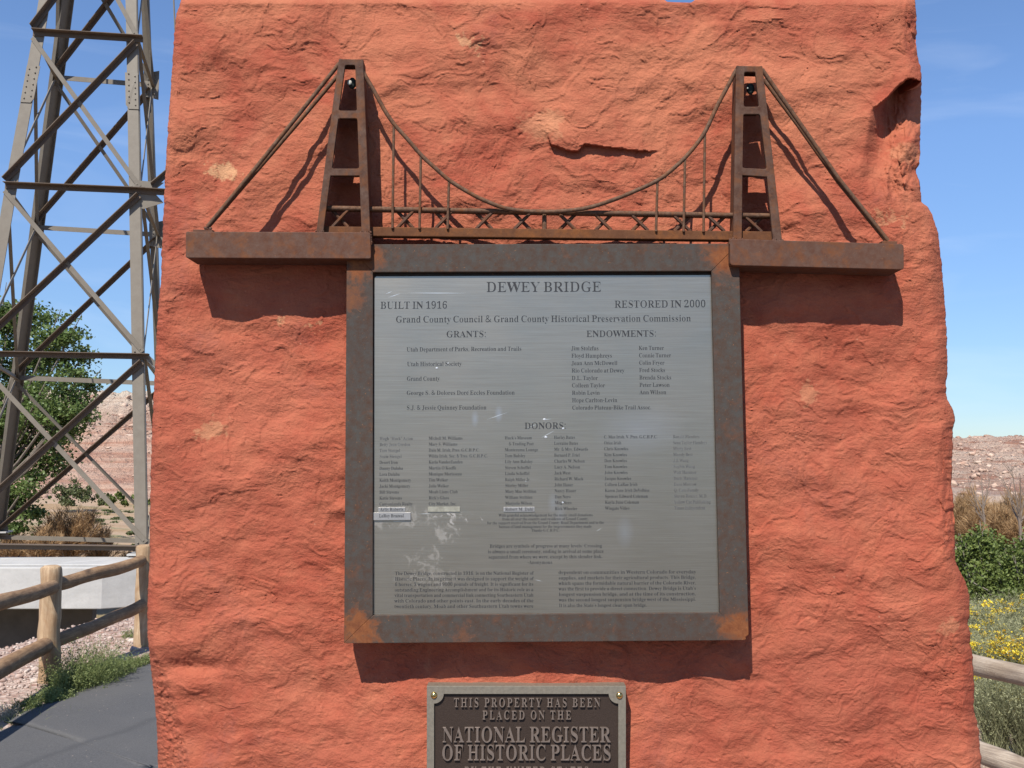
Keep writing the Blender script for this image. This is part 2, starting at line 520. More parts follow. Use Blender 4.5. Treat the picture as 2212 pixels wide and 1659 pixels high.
a = m.noise(110, 6, .85); b = m.noise(1.6, 5, .6, .4); vo = m.voro(70, 'F1', None, 'Color')
se = m.n.new('ShaderNodeSeparateColor'); m.link(vo, se.inputs[0])
c = m.mix(m.rng(a, .3, .7), (0.048, 0.048, 0.050), (0.150, 0.146, 0.146))
c = m.mix(m.rng(b, .4, .65, 0, .5), c, (0.125, 0.120, 0.116))
c = m.mix(m.math('MULTIPLY', m.rng(se.outputs[0], .985, .995), m.rng(m.voro(70), .35, .22)), c, (0.42, 0.34, 0.29))
# a soft seam running across the path
pa, pb = G(60, 1659), G(345, 1560)
q = m.sep()
nv = (pb - pa).normalized(); nn = Vector((-nv.y, nv.x))
sd = m.math('ADD', m.math('ADD', m.math('MULTIPLY', q[0], nn.x), m.math('MULTIPLY', q[1], nn.y)), -(pa.x * nn.x + pa.y * nn.y))
sd = m.math('ADD', sd, m.rng(m.noise(3, 3), .3, .7, -.03, .03))
c = m.mix(m.rng(m.math('ABSOLUTE', sd), 0.0, 0.05, .40, 0), c, (0.05, 0.05, 0.052))
m.color(c).rough(0.9); m.bump(a, 0.004, .8)
o = fastmesh('path', V, Q, m.m, smooth=True); tagit(o, 'dark asphalt footpath', kind='structure')

mb = MB(); mb.add([(-60, -90, .034), (60, -90, .034), (60, -1.3, .034), (-60, -1.3, .034)], [(0, 1, 2, 3)])  # unseen dark sheet behind the camera, added to cut bounce onto the stone
o = mb.build('dark_bounce_sheet', m.m); tagit(o, 'unseen dark asphalt sheet added in front of the stone to cut bounced light', kind='structure')
# ---- hills
uh = np.concatenate([np.linspace(-3400, -920, 50), np.linspace(-900, -40, 40), np.linspace(-30, 370, 330), np.linspace(380, 2030, 130), np.linspace(2036, 2260, 190), np.linspace(2270, 3300, 40), np.linspace(3330, 5600, 50)])
sh = np.concatenate([np.linspace(0, 0.9, 260), np.linspace(0.91, 2.6, 60)])
n1, n2_, n3_ = Noise(21), Noise(22), Noise(23)
def hill(u, s):
    right = sstep(500, 1900, u)
    d0 = 165 + 10 * right; L_ = 150 + 150 * right
    d = d0 + s * L_
    x = (u - CU) / F * d
    Vt = 855 + 93 * right + 6 * n1(u * .004, 3.3 + u * 0) + 3.0 * n2_(u * .03, u * 0) * (1 - .4 * right)
    dt = d0 + 0.86 * L_
    ztop = H + (1000 - Vt) / F * dt
    prof_l = 0.40 * sstep(0.02, 0.30, s) + 0.10 * sstep(.30, .45, s) + 0.5 * sstep(0.38, 0.86, s)
    prof_r = 0.25 * sstep(0.0, 0.2, s) + 0.75 * sstep(0.12, 0.88, s)
    pr = prof_l * (1 - right) + prof_r * right
    z0 = -4.4
    lower = 1 - 0.22 * sstep(.86, 1.2, s)
    warp = n1(x * .03, d * .03) * .6 + n2_(x * .1, d * .1) * .2
    hgt = (ztop - z0) * pr * lower
    hgt = hgt + (ztop - z0) * 0.05 * n1(x * .02 + 5, d * .03) * sstep(0, .2, s) * sstep(.88, .6, s)
    # ledges
    st = 3.6 + right * -1.0
    q = hgt / st + warp
    fq = q - np.floor(q)
    led = (np.floor(q) + sstep(0.12, 0.42, fq)) * st - warp * st
    mask = sstep(-.30, .10, n2_(x * .012 + 9, d * .02)) * sstep(.03, .10, s)
    hgt = hgt * (1 - .75 * mask) + led * .75 * mask
    hgt = hgt + (n3_.fbm(x * .16, d * .16, 4, .6)) * 1.15 * sstep(.02, .12, s) * (1 - .6 * (1 - right) * sstep(.05, .1, s) * sstep(.36, .3, s))
    hgt = hgt + 0.9 * np.clip(n2_(x * .22, d * .12), 0, 1) * sstep(.8, .86, s) * sstep(1, .9, s)
    return x, d, z0 + hgt
UU, SS = np.meshgrid(uh, sh)
hx, hd, hz = hill(UU, SS)
hz[0, :] -= 3.0
Vh = np.stack([hx, hd - D, hz], -1).reshape(-1, 3)
nx = len(uh); ii = np.arange(len(sh) - 1)[:, None] * nx + np.arange(nx - 1)[None, :]
Qh = np.stack([ii, ii + 1, ii + nx + 1, ii + nx], -1).reshape(-1, 4)
m = M('desert_rock')
na = m.noise(0.05, 6, .6, .5, (1, 1, 3)); nb = m.noise(0.35, 6, .65, .3); nc = m.noise(0.12, 5, .6, 1.0, (.35, .35, 5)); ncr = m.noise(1.4, 5, .7)
c = m.mix(m.rng(na, .36, .64), (0.47, 0.29, 0.215), (0.64, 0.49, 0.385))
c = m.mix(m.rng(nc, .50, .58, 0, .8), c, (0.36, 0.165, 0.11))
c = m.mix(m.rng(nb, .55, .75, 0, .5), c, (0.72, 0.60, 0.48))
zz = m.sep()[2]
xx = m.sep()[0]
c = m.mix(m.math('MULTIPLY', m.rng(zz, 15, 21), m.rng(xx, 0, 60, .65, .1)), c, (0.78, 0.68, 0.54))
band = m.math('MULTIPLY', m.rng(zz, 10.5, 9, 0, 1), m.rng(xx, -20, -60, 0, .75))
c = m.mix(band, c, m.mix(m.rng(nc, .42, .6), (0.70, 0.47, 0.35), (0.54, 0.29, 0.20)))
c = m.mix(m.rng(ncr, .3, .5, .45, 0), c, (0.30, 0.20, 0.16))
c = m.mix(m.rng(m.noise(.22, 4, .6), .66, .74, 0, .55), c, (0.16, 0.17, 0.09))
m.color(c).rough(.95); m.bump(m.math('ADD', nb, m.math('MULTIPLY', ncr, .5)), 2.2, 1.0)
HROCK = m.m
o = fastmesh('hills', Vh, Qh, HROCK, smooth=False); tagit(o, 'pinkish sandstone hills with ledges beyond the river flat', kind='structure')

# ---- boulders on the hills (nobody could count them)
ico_v = []; t_ = (1 + 5 ** .5) / 2
for a, b in ((-1, t_), (1, t_), (-1, -t_), (1, -t_)): ico_v += [(a, b, 0)]
for a, b in ((-1, t_), (1, t_), (-1, -t_), (1, -t_)): ico_v += [(0, a, b)]
for a, b in ((-1, t_), (1, t_), (-1, -t_), (1, -t_)): ico_v += [(b, 0, a)]
ico_v = np.array(ico_v); ico_v /= np.linalg.norm(ico_v[0])
from itertools import combinations
el_ = min(np.linalg.norm(ico_v[a] - ico_v[b]) for a, b in combinations(range(12), 2)) * 1.01
ico_f = [f for f in combinations(range(12), 3) if all(np.linalg.norm(ico_v[a] - ico_v[b]) < el_ for a, b in combinations(f, 2))]
ico_f = [f if np.dot(np.cross(ico_v[f[1]] - ico_v[f[0]], ico_v[f[2]] - ico_v[f[0]]), ico_v[f[0]]) > 0 else (f[0], f[2], f[1]) for f in ico_f]
ico_f = np.array(ico_f)
def rocks(name, ctr, size, mt, flat=(1, .8, .6), jit=.25, parent=None):
    n = len(ctr)
    V = np.repeat(ico_v[None], n, 0) * (1 + (RS.rand(n, 12, 1) - .5) * 2 * jit)
    V = V * (np.array(flat) * (.7 + .6 * RS.rand(n, 3)))[:, None, :]
    a = RS.rand(n) * 6.28; ca, sa = np.cos(a)[:, None], np.sin(a)[:, None]
    X = V[..., 0] * ca - V[..., 1] * sa; Y = V[..., 0] * sa + V[..., 1] * ca
    tl = (RS.rand(n) - .5)[:, None] * .8
    Z = V[..., 2] * np.cos(tl) + X * np.sin(tl); X = X * np.cos(tl) - V[..., 2] * np.sin(tl)
    V = np.stack([X, Y, Z], -1) * np.asarray(size)[:, None, None] + ctr[:, None, :]
    Fq = (ico_f[None] + (np.arange(n) * 12)[:, None, None]).reshape(-1, 3)
    return fastmesh(name, V.reshape(-1, 3), Fq, mt, parent, k=3)
N = 5500
uu = np.where(RS.rand(N) < .5, RS.uniform(-60, 360, N), RS.uniform(2030, 2290, N))
uu[:900] = RS.uniform(300, 2100, 900)
sv = RS.uniform(.02, .93, N)
okm = ~((uu < 1000) & (sv > .06) & (sv < .34) & (RS.rand(N) < .85))
uu, sv = uu[okm], sv[okm]
clm = n1(uu * .05, sv * 14)
sz = .12 + .16 * RS.pareto(1.9, len(uu)); sz = np.clip(sz, .1, 1.1) * (1 + .6 * clm)
bx, bd, bz = hill(uu, sv)
m = M('boulder_rock'); na = m.noise(.4, 5, .6); nb = m.noise(2.5, 4, .7)
c = m.mix(m.rng(na, .4, .6), (0.46, 0.28, 0.205), (0.66, 0.51, 0.40)); c = m.mix(m.rng(nb, .3, .6, .4, 0), c, (0.25, .16, .12))
m.color(c).rough(.95)
o = rocks('boulders', np.stack([bx, bd - D, bz + sz * .15], 1), sz, m.m, (1.2, .9, .55), .55); tagit(o, 'tan boulders strewn over the hillsides', kind='stuff')

# ---- pebbles
N = 9000
pu = RS.uniform(-4.9, -3.2, N); pdn = RS.uniform(5.2, 12.5, N)
k2 = RS.rand(N) < .12
pu[k2] = RS.uniform(2.0, 4.2, k2.sum()); pdn[k2] = RS.uniform(3.6, 7, k2.sum())
sz = np.clip(.008 + .006 * RS.pareto(2.5, N), .006, .045)
m = M('pebble'); vo = m.noise(9, 2, .5); na = m.noise(31, 2, .5)
c = m.mix(m.rng(vo, .35, .65), (0.36, 0.22, 0.175), (0.62, 0.52, 0.45)); c = m.mix(m.rng(na, .55, .65, 0, .7), c, (0.30, 0.25, .23))
m.color(c).rough(.9)
keep = ~((pu > -3.45) & (pu < 1) & (pdn < 7.9))
pu, pdn, sz = pu[keep], pdn[keep], sz[keep]
o = rocks('gravel', np.stack([pu, pdn - D, gz(pu, pdn) + sz * .25], 1), sz, m.m, (1, .8, .55)); tagit(o, 'pinkish and grey gravel beside the path and fences', kind='stuff')
# grains shed on the asphalt
N = 26
gx = RS.uniform(-4.2, -1.4, N); gd = RS.uniform(3.4, 7.2, N); sz = RS.uniform(.003, .009, N)
o = rocks('loose_grit', np.stack([gx, gd - D, np.full(N, .022)], 1), sz, m.m, (1, .8, .6)); tagit(o, 'scattered pale grit on the asphalt path', kind='stuff')

# ================================================================== FOLIAGE BUILDERS
def leaves(name, ctr, size, mt, parent=None, up=0.3, asp=.62, bend=True):
    """one leaf = a folded pair of triangles, anywhere in space"""
    n = len(ctr); ctr = np.asarray(ctr)
    size = np.broadcast_to(np.asarray(size, float), (n,))
    nrm = RS.normal(size=(n, 3)); nrm[:, 2] += up; nrm /= np.linalg.norm(nrm, axis=1)[:, None]
    t = RS.normal(size=(n, 3)); t -= nrm * (t * nrm).sum(1)[:, None]; t /= np.linalg.norm(t, axis=1)[:, None]
    b = np.cross(nrm, t)
    s_ = size[:, None]
    V = np.stack([ctr - t * s_ * .5, ctr + b * s_ * asp * .5 + nrm * s_ * .12, ctr + t * s_ * .55, ctr - b * s_ * asp * .5 + nrm * s_ * .12], 1)
    Q = (np.arange(n) * 4)[:, None, None] + np.array([[0, 1, 2], [0, 2, 3]])[None]
    return fastmesh(name, V.reshape(-1, 3), Q.reshape(-1, 3), mt, parent, k=3)
def blades(name, base, direc, length, wid, mt, parent=None, seg=3, droop=.35):
    """thin tapering stems"""
    n = len(base); base = np.asarray(base); direc = np.asarray(direc, float)
    direc = direc / np.linalg.norm(direc, axis=1)[:, None]
    length = np.broadcast_to(np.asarray(length, float), (n,)); wid = np.broadcast_to(np.asarray(wid, float), (n,))
    side = np.cross(direc, RS.normal(size=(n, 3))); side /= np.linalg.norm(side, axis=1)[:, None]
    out = direc * np.array([1, 1, 0])
    rows = []
    for i in range(seg + 1):
        t = i / seg
        p = base + direc * (length * t)[:, None] + out * (length * droop * t * t)[:, None] - np.array([0, 0, 1]) * (length * droop * .5 * t * t)[:, None]
        w_ = (wid * (1 - t * .85))[:, None]
        rows += [p - side * w_, p + side * w_]
    V = np.stack(rows, 1); k = 2 * (seg + 1)
    q = np.array([[2 * i, 2 * i + 1, 2 * i + 3, 2 * i + 2] for i in range(seg)])
    Q = (np.arange(n) * k)[:, None, None] + q[None]
    o = fastmesh(name, V.reshape(-1, 3), Q.reshape(-1, 4), mt, parent)
    return o, V[:, -1, :]
def leafmat(name, a, b, sc=2.0, tr=.25, rg=.55, extra=None):
    m = M(name)
    rnd = m.geo.outputs['Random Per Island']
    c = m.mix(rnd, a, b)
    n_ = m.noise(sc, 3, .5)
    c = m.mix(m.rng(n_, .4, .65, 0, .55), c, tuple(.6 * x for x in a))
    if extra: c = m.mix(m.rng(rnd, 1 - extra[0], 1 - extra[0] + .01), c, extra[1])
    m.color(c).rough(rg)
    t = m.n.new('ShaderNodeBsdfTranslucent'); m.link(c, t.inputs[0])
    x = m.n.new('ShaderNodeMixShader'); x.inputs[0].default_value = tr
    outp = m.n['Material Output']
    m.link(m.b.outputs[0], x.inputs[1]); m.link(t.outputs[0], x.inputs[2]); m.link(x.outputs[0], outp.inputs[0])
    return m.m
LCOT = leafmat('cottonwood_leaf', (0.12, 0.185, 0.048), (0.24, 0.32, 0.11), 1.2, .38, .4)
LGRN = leafmat('green_shrub_leaf', (0.115, 0.165, 0.035), (0.23, 0.28, 0.075), 2.2, .32)
LDRY = leafmat('dry_tamarisk_sprig', (0.38, 0.22, 0.10), (0.54, 0.36, 0.19), .8, .2, .8)
LFAR = leafmat('far_shrub_leaf', (0.10, 0.13, 0.045), (0.17, 0.19, 0.08), .5, .2)
LWEED = leafmat('weed_leaf', (0.20, 0.26, 0.08), (0.38, 0.42, 0.17), 6, .4)
LRAB = leafmat('rabbitbrush_stem', (0.29, 0.30, 0.15), (0.50, 0.49, 0.29), 4, .25, .7)
LFLW = leafmat('yellow_flower', (0.85, 0.62, 0.03), (0.95, 0.80, 0.10), 9, .25, .7, (.18, (.62, .34, .02)))
LSTR = leafmat('dry_grass', (0.50, 0.42, 0.30), (0.66, 0.58, 0.44), 4, .25, .8)
BARK = plain('grey_bark', (0.22, 0.185, 0.15), .9, nz=(8, (0.12, .095, .075)))
TWIG = plain('grey_twig', (0.26, 0.22, 0.18), .9, nz=(20, (0.34, .30, .26)))
DTWIG = plain('dark_bare_branch', (0.17, 0.13, 0.105), .9, nz=(5, (0.25, .20, .16)))

# ---- cottonwood behind the bridge tower
dT = 46
rootp = PD(-90, 1190, dT)
base = Vector((rootp.x, rootp.y, float(gz(rootp.x, dT))))
tree = thing('cottonwood_tree', base, 'leafy green cottonwood standing behind the steel bridge tower', 'tree')
mb = MB()
tips = []
blobs = [(20, 700, 46, 2.6), (60, 690, 40, 1.6), (-40, 720, 60, 2), (110, 720, 40, 1), (150, 730, 26, 1), (95, 770, 55, 2), (165, 790, 32, .5), (30, 800, 70, 2), (-60, 830, 90, 3), (150, 845, 50, 0), (188, 835, 20, 0),
         (90, 870, 60, 1.5), (180, 890, 30, -.5), (135, 905, 48, .5), (20, 900, 70, 2), (80, 950, 50, 1), (30, 985, 50, 1), (100, 1010, 26, 0), (-70, 960, 90, 2), (60, 1045, 30, .5), (12, 1050, 36, 1), (45, 1075, 24, 0), (-30, 1100, 50, 1),
         (120, 985, 22, 0), (-140, 760, 80, 1), (-180, 880, 90, 1), (-160, 1010, 80, 1), (15, 1110, 26, .3), (70, 1105, 14, .3), (5, 668, 16, 1.5), (38, 1140, 10, .2)]
pts = []
rngl = random.Random(4)
trunk_top = Vector((base.x + .4, base.y, base.z + 5))
for (u, v, r_, dy) in blobs:
    c_ = PD(u, v, dT + dy + rngl.uniform(-1.5, 1.5)); rr = r_ * dT / F
    n = int(1550 * (rr ** 2.0) / .8) + 160
    # sub-clumps leave gaps between
    for k in range(max(6, n // 110)):
        q = np.array(c_) + RS.normal(size=3) * rr * np.array([.48, .55, .48])
        s_ = RS.uniform(.18, .36)
        kk = RS.randint(50, 95)
        pts.append(q + RS.normal(size=(kk, 3)) * s_ * np.array([1, 1, .6]))
    a = trunk_top if v < 980 else Vector((base.x + .1, base.y, base.z + 2.6))
    mid = a.lerp(c_, .5) + Vector((0, 0, -.35))
    mb.tube([a, mid, c_, c_ + (c_ - mid) * .25], [.11, .07, .035, .012], 6)
pts = np.concatenate(pts)
leaves('crown', pts, RS.uniform(.11, .21, len(pts)), LCOT, tree, up=.9, asp=.85)
mb.tube([base + Vector((0, 0, -.3)), base + Vector((.1, 0, 2)), base + Vector((.2, 0, 3.8)), trunk_top], [.45, .34, .28, .18], 10)
mb.build('trunk', BARK, tree, True)
print('tree leaves', len(pts))

def scrub(name, u0, v0, v1, d, wid_px, label, cat_, mt, n, leaf, group=None, stick=None, sticks=60, ell=.5, gzz=None):
    """rounded shrub: base seen at v1, top at v0"""
    b = PD(u0, v1, d); t = PD(u0, v0, d)
    base = Vector((b.x, b.y, b.z if gzz is None else gzz))
    root = thing(name, base, label, cat_, group)
    hgt = t.z - base.z; wd = wid_px * d / F
    k = max(12, n // 60)
    cc = np.stack([RS.normal(size=k) * .42, RS.normal(size=k) * .42, RS.rand(k) ** .8], 1)
    rad = np.sqrt((cc[:, :2] ** 2).sum(1)); cc[:, 2] *= np.clip(1.05 - rad * .55, .3, 1)
    cc = cc * np.array([wd / 2 * 1.5, wd / 2 * 1.5, hgt * .93]) + np.array(base)
    pp = np.repeat(cc, max(1, n // k), 0); pp = pp + RS.normal(size=pp.shape) * np.array([wd, wd, hgt * .8]) * .075
    pp[:, 2] = np.maximum(pp[:, 2], base.z)
    leaves('foliage', pp, leaf * RS.uniform(.6, 1.3, len(pp)), mt, root, up=.4)
    if sticks:
        mb = MB()
        for i in range(sticks):
            c_ = Vector(cc[rngl.randrange(len(cc))]); s0 = base + Vector((rngl.uniform(-.1, .1) * wd, rngl.uniform(-.1, .1) * wd, 0))
            mid = s0.lerp(c_, .5) + Vector((rngl.uniform(-.08, .08) * wd, 0, rngl.uniform(0, .1) * hgt))
            mb.tube([s0, mid, c_, c_ + (c_ - mid) * .3], [hgt * .012, hgt * .008, hgt * .005, hgt * .002], 4, False)
        mb.build('branches', stick or TWIG, root)
    return root

def drybush(u0, v0, v1, d, wid_px, label, n=2600, mt=None, group='dry brown tamarisk bushes', name='dry_bush', wdt=.009):
    b = PD(u0, v1, d); t = PD(u0, v0, d); base = Vector((b.x, b.y, b.z)); hgt = t.z - b.z; wd = wid_px * d / F
    root = thing(name, base, label, 'bush', group)
    m_ = 55
    ang = RS.rand(m_) * 6.28; sp = RS.rand(m_) ** .6
    tip = np.stack([np.cos(ang) * sp * wd * .42, np.sin(ang) * sp * wd * .42, hgt * (1 - .45 * sp ** 2) * RS.uniform(.6, .92, m_)], 1)
    mb = MB()
    for q in tip:
        q = Vector(q); s0 = Vector((q.x * .15, q.y * .15, 0)); mb.tube([base + s0, base + s0.lerp(q, .5) + Vector((0, 0, .06 * hgt)), base + q * .9], [.022, .012, .004], 4, False)
    mb.build('branches', TWIG, root)
    n = int(n * 3.2); ix = RS.randint(0, m_, n); f = RS.uniform(.15, 1, n)[:, None]
    bp = np.array(base) + tip[ix] * f + RS.normal(size=(n, 3)) * wd * .02
    dr = tip[ix] / np.linalg.norm(tip[ix], axis=1)[:, None] + RS.normal(size=(n, 3)) * .45 + np.array([0, 0, .4])
    blades('sprigs', bp, dr, RS.uniform(.08, .20, n) * hgt, 1.5 * wdt * RS.uniform(.6, 1.4, n), mt or LDRY, root, 2, .2)
    return root

# left side: brown tamarisks by the river flat
drybush(150, 1072, 1215, 48, 180, 'tall dry brown bush rising behind the low concrete abutment')
drybush(95, 1125, 1225, 44, 110, 'lower reddish dry bush left of the tall brown one', 2200)
drybush(215, 1128, 1230, 52, 90, 'thin dry bush right of the tall brown one, below the flat', 1600)
drybush(20, 1140, 1230, 46, 120, 'dry brown bush at the left edge behind the tower foot', 1800)
drybush(285, 1178, 1235, 50, 80, 'small dry bush beside the fence post by the stone', 1200)
drybush(-60, 1130, 1230, 46, 140, 'dry brown bush beyond the left edge behind the concrete', 1500)
def far(u0, v0, v1, d, w_, label, mt=LFAR, n=900, leaf=.3, stk=0):
    b = PD(u0, v1, d)
    return scrub('shrub', u0, v0, v1, d, w_, label, 'shrub', mt, n, leaf, 'green shrubs at the foot of the hills', sticks=stk)
far(150, 1028, 1092, 130, 55, 'dark green shrub below the left slickrock, largest of the far shrubs', LFAR, 2200)
far(190, 1045, 1090, 135, 34, 'small green shrub right of the largest far shrub')
far(232, 1065, 1092, 130, 22, 'pale low shrub between two greener far shrubs')
far(257, 1058, 1095, 120, 32, 'bright green shrub near the middle of the left flat', LGRN)
far(303, 1060, 1098, 120, 34, 'bright green shrub beside the right tower leg', LGRN, 1200)
far(384 - 200, 985, 1000, 200, 16, 'lone dark shrub high on the left slope', LFAR, 300)
far(300, 968, 982, 230, 14, 'tiny dark shrub on the rubble slope by the right tower leg', LFAR, 300)
for i, (u0, v1, d, w_, lab) in enumerate(((205, 1130, 75, 46, 'low grey green patch of brush on the flat, middle'), (262, 1128, 78, 60, 'low green brush patch on the flat nearest the right tower leg'), (285, 1155, 68, 30, 'low yellowish tuft on the flat above the brown bush'), (240, 1110, 95, 50, 'thin green brush strip across the flat'), (296, 1185, 62, 24, 'grey tuft beside the top of the right fence post'))):
    far(u0, v1 - 12, v1, d, w_, lab, LFAR, 700, .16)

# right side thicket and bare trees
k = 0
for (u0, v0, v1, d, w_, lab) in ((2075, 1062, 1180, 62, 110, 'dry brown bush right beside the stone edge'), (2130, 1068, 1190, 58, 120, 'dry brown bush in the middle of the right thicket'), (2190, 1050, 1190, 64, 130, 'dry brown bush at the right picture edge'), (2100, 1045, 1170, 72, 120, 'paler dry bush behind the right thicket'), (2168, 1085, 1190, 50, 100, 'low tawny bush in front of the right thicket'), (2260, 1060, 1190, 60, 130, 'dry brown bush beyond the right picture edge'), (2020, 1070, 1180, 66, 110, 'dry brown bush hidden half behind the stone'), (2215, 1095, 1195, 48, 90, 'low reddish bush at the right picture edge')):
    drybush(u0, v0, v1, d, w_, lab, 3000, wdt=.011)
def bare_tree(u0, v1, d, tips_, label):
    b = PD(u0, v1, d); root = thing('bare_tree', b, label, 'tree', 'bare dark trees in the right thicket')
    mb = MB(); r2 = random.Random(u0)
    mb.tube([b, PD(u0 - 2, v1 - 30, d), PD(u0 - 6, v1 - 60, d)], [.09, .07, .05], 6); mb.build('trunk', DTWIG, root, True)
    mb = MB()
    for (u, v) in tips_:
        a = PD(u0 - 4, v1 - r2.uniform(25, 60), d); e = PD(u, v, d + r2.uniform(-1, 1)); mid = a.lerp(e, .5) + Vector((0, 0, -.12)); mb.tube([a, mid, e], [.045, .028, .010], 5, False)
        for q in range(7):
            s0 = a.lerp(mid, r2.random()) if q < 3 else mid.lerp(e, r2.random()); dd = (e - a) * r2.uniform(.2, .4)
            rot = Matrix.Rotation(r2.uniform(-.9, .9), 3, 'Y'); mb.tube([s0, s0 + rot @ dd * .6 + Vector((0, 0, .06)), s0 + rot @ dd], [.016, .010, .004], 4, False)
    mb.build('limbs', DTWIG, root)
bare_tree(2206, 1170, 44, [(2165, 1030), (2185, 1010), (2205, 1040), (2222, 1020), (2240, 1050), (2180, 1075)], 'dark bare tree leaning at the right picture edge')
bare_tree(2128, 1150, 55, [(2092, 1040), (2100, 1085), (2120, 1030), (2140, 1025), (2105, 1060)], 'slender bare tree midway in the dry thicket')

# green bush on the right, rabbitbrush with yellow flowers, dry grass
def gzr(u, d): return float(gz((u - CU) / F * d, d))
scrub('green_bush', 2125, 1136, 1340, 15.5, 150, 'dense green bush behind the yellow flowers, nearest the stone', 'bush', LGRN, 12000, .062, 'green bushes behind the rabbitbrush', sticks=150)
scrub('green_bush', 2222, 1156, 1340, 14.5, 130, 'dense green bush with grey twigs at the right picture edge', 'bush', LGRN, 9000, .060, 'green bushes behind the rabbitbrush', sticks=220)
scrub('green_bush', 2040, 1160, 1330, 17, 150, 'green bush mostly hidden behind the stone', 'bush', LGRN, 7000, .06, 'green bushes behind the rabbitbrush', sticks=40)

def rabbit(u0, v0, d, w_, label, n=1500, fl=60):
    fl = max(4, int(fl * .55))
    x = (u0 - CU) / F * d; zb = float(gz(x, d)); base = Vector((x, d - D, zb)); top = PD(u0, v0, d).z
    root = thing('rabbitbrush', base, label, 'bush', 'flowering rabbitbrush behind the right fence'); hgt = max(.2, top - zb); wd = w_ * d / F
    st = np.array(base) + np.stack([RS.normal(size=n) * wd * .10, RS.normal(size=n) * wd * .10, RS.rand(n) * hgt * .25], 1)
    dr = np.stack([RS.normal(size=n) * .42 * wd / hgt, RS.normal(size=n) * .42 * wd / hgt, np.ones(n)], 1)
    so_, tp = blades('stems', st, dr, RS.uniform(.6, 1.05, n) * hgt * .95, .0016 * d / 6, LRAB, root, 3, .12); so_['kind'] = 'stuff'
    # fine leaves along the stems
    ix = RS.randint(0, n, n * 3); f = RS.uniform(.35, 1, n * 3)[:, None]
    leaves('foliage', st[ix] * (1 - f) + tp[ix] * f + RS.normal(size=(n * 3, 3)) * .008, RS.uniform(.012, .026, n * 3) * d / 6, LRAB, root, .3, .3)
    hi = tp[tp[:, 2] > zb + hgt * .50]
    if len(hi) and fl:
        cc = hi[RS.randint(0, len(hi), fl)]
        pp = np.repeat(cc, 60, 0) + RS.normal(size=(fl * 60, 3)) * np.array([.020, .020, .010]) * d / 6
        leaves('flowers', pp, RS.uniform(.008, .015, len(pp)) * d / 6, LFLW, root, .8, .9)['kind'] = 'stuff'
rabbit(2090, 1300, 8.6, 130, 'rabbitbrush with yellow flowers right beside the stone, behind the top rail', 1700, 26)
rabbit(2175, 1290, 9.0, 150, 'tall rabbitbrush with deep yellow heads at the right picture edge', 1900, 34)
rabbit(2130, 1330, 7.6, 110, 'grey green rabbitbrush with few flowers in the middle', 1500, 14)
rabbit(2215, 1345, 7.4, 120, 'rabbitbrush leaning at the right edge above the top rail', 1500, 30)
rabbit(2110, 1375, 6.7, 100, 'rabbitbrush thick with pale and yellow flowers just above the top rail', 1500, 46)
rabbit(2180, 1378, 6.6, 120, 'rabbitbrush with bright yellow flower bank touching the top rail', 1500, 70)
rabbit(2250, 1370, 6.5, 120, 'rabbitbrush with yellow flowers beyond the right edge', 1200, 40)
rabbit(2125, 1455, 5.9, 90, 'low rabbitbrush seen between the two rails near the stone', 1300, 9)
rabbit(2195, 1450, 5.8, 110, 'low rabbitbrush seen between the two rails at the right edge', 1500, 12)
rabbit(2050, 1360, 7.5, 110, 'rabbitbrush mostly hidden behind the stone', 800, 12)
# dry grass at the foot, right
n = 2600
gx = RS.uniform(2.3, 4.0, n); gd = RS.uniform(5.0, 6.6, n)
bb = np.stack([gx, gd - D, gz(gx, gd)], 1)
o, _ = blades('dry_grass', bb, np.stack([RS.normal(size=n) * .5, RS.normal(size=n) * .5, np.ones(n)], 1), RS.uniform(.05, .16, n), .0012, LSTR); tagit(o, 'dry straw coloured grass under the right fence', kind='stuff')
n = 5000
gx = RS.uniform(2.6, 8, n); gd = RS.uniform(6.5, 13, n); bb = np.stack([gx, gd - D, gz(gx, gd)], 1)
o, _ = blades('scrub_grass', bb, np.stack([RS.normal(size=n) * .5, RS.normal(size=n) * .5, np.ones(n)], 1), RS.uniform(.12, .4, n), .002, LRAB); tagit(o, 'grey green grass filling in between the rabbitbrush', kind='stuff')

# weeds along the left path edge
def weed(u, v, r_px, h_px, n, label, mt=LWEED, dens=5):
    b = G(u, v, 0.0); d = b.y + D
    root = thing('weed_clump', b, label, 'plant', 'green weeds along the path edge'); rr = r_px * d / F; hh = h_px * d / F
    st = np.array(b) + np.stack([RS.normal(size=n) * rr * .45, RS.normal(size=n) * rr * .5, np.zeros(n)], 1)
    dr = np.stack([RS.normal(size=n) * .45, RS.normal(size=n) * .35, np.ones(n)], 1)
    ln = RS.uniform(.35, 1.0, n) * hh * np.exp(-((st[:, 0] - b.x) / (rr * 1.1)) ** 2)
    so_, tp = blades('stems', st, dr, ln, .0018, mt, root, 3, .15); so_['kind'] = 'stuff'
    k = n * dens; ix = RS.randint(0, n, k); f = RS.uniform(.15, 1, k)[:, None]
    leaves('leaves', st[ix] * (1 - f) + tp[ix] * f + RS.normal(size=(k, 3)) * .012, RS.uniform(.010, .024, k), mt, root, .5, .35)
weed(195, 1478, 58, 125, 380, 'tall feathery green weed clump between the fence post and path', dens=12)
weed(150, 1490, 46, 84, 300, 'green weed clump at the foot of the left fence post', dens=12)
weed(240, 1460, 40, 60, 260, 'green weed clump right of the tallest one', dens=12)
weed(110, 1512, 40, 34, 260, 'low green weeds left of the fence post foot', dens=10)
weed(60, 1530, 30, 26, 160, 'small low weeds near the left picture edge', dens=6)
weed(288, 1440, 34, 28, 170, 'low green weeds near the stone at the path edge', dens=9)
weed(322, 1430, 24, 22, 110, 'small weeds right against the stone', dens=9)
weed(283, 1380, 16, 36, 60, 'sprig of weed left of the far fence post', dens=5)
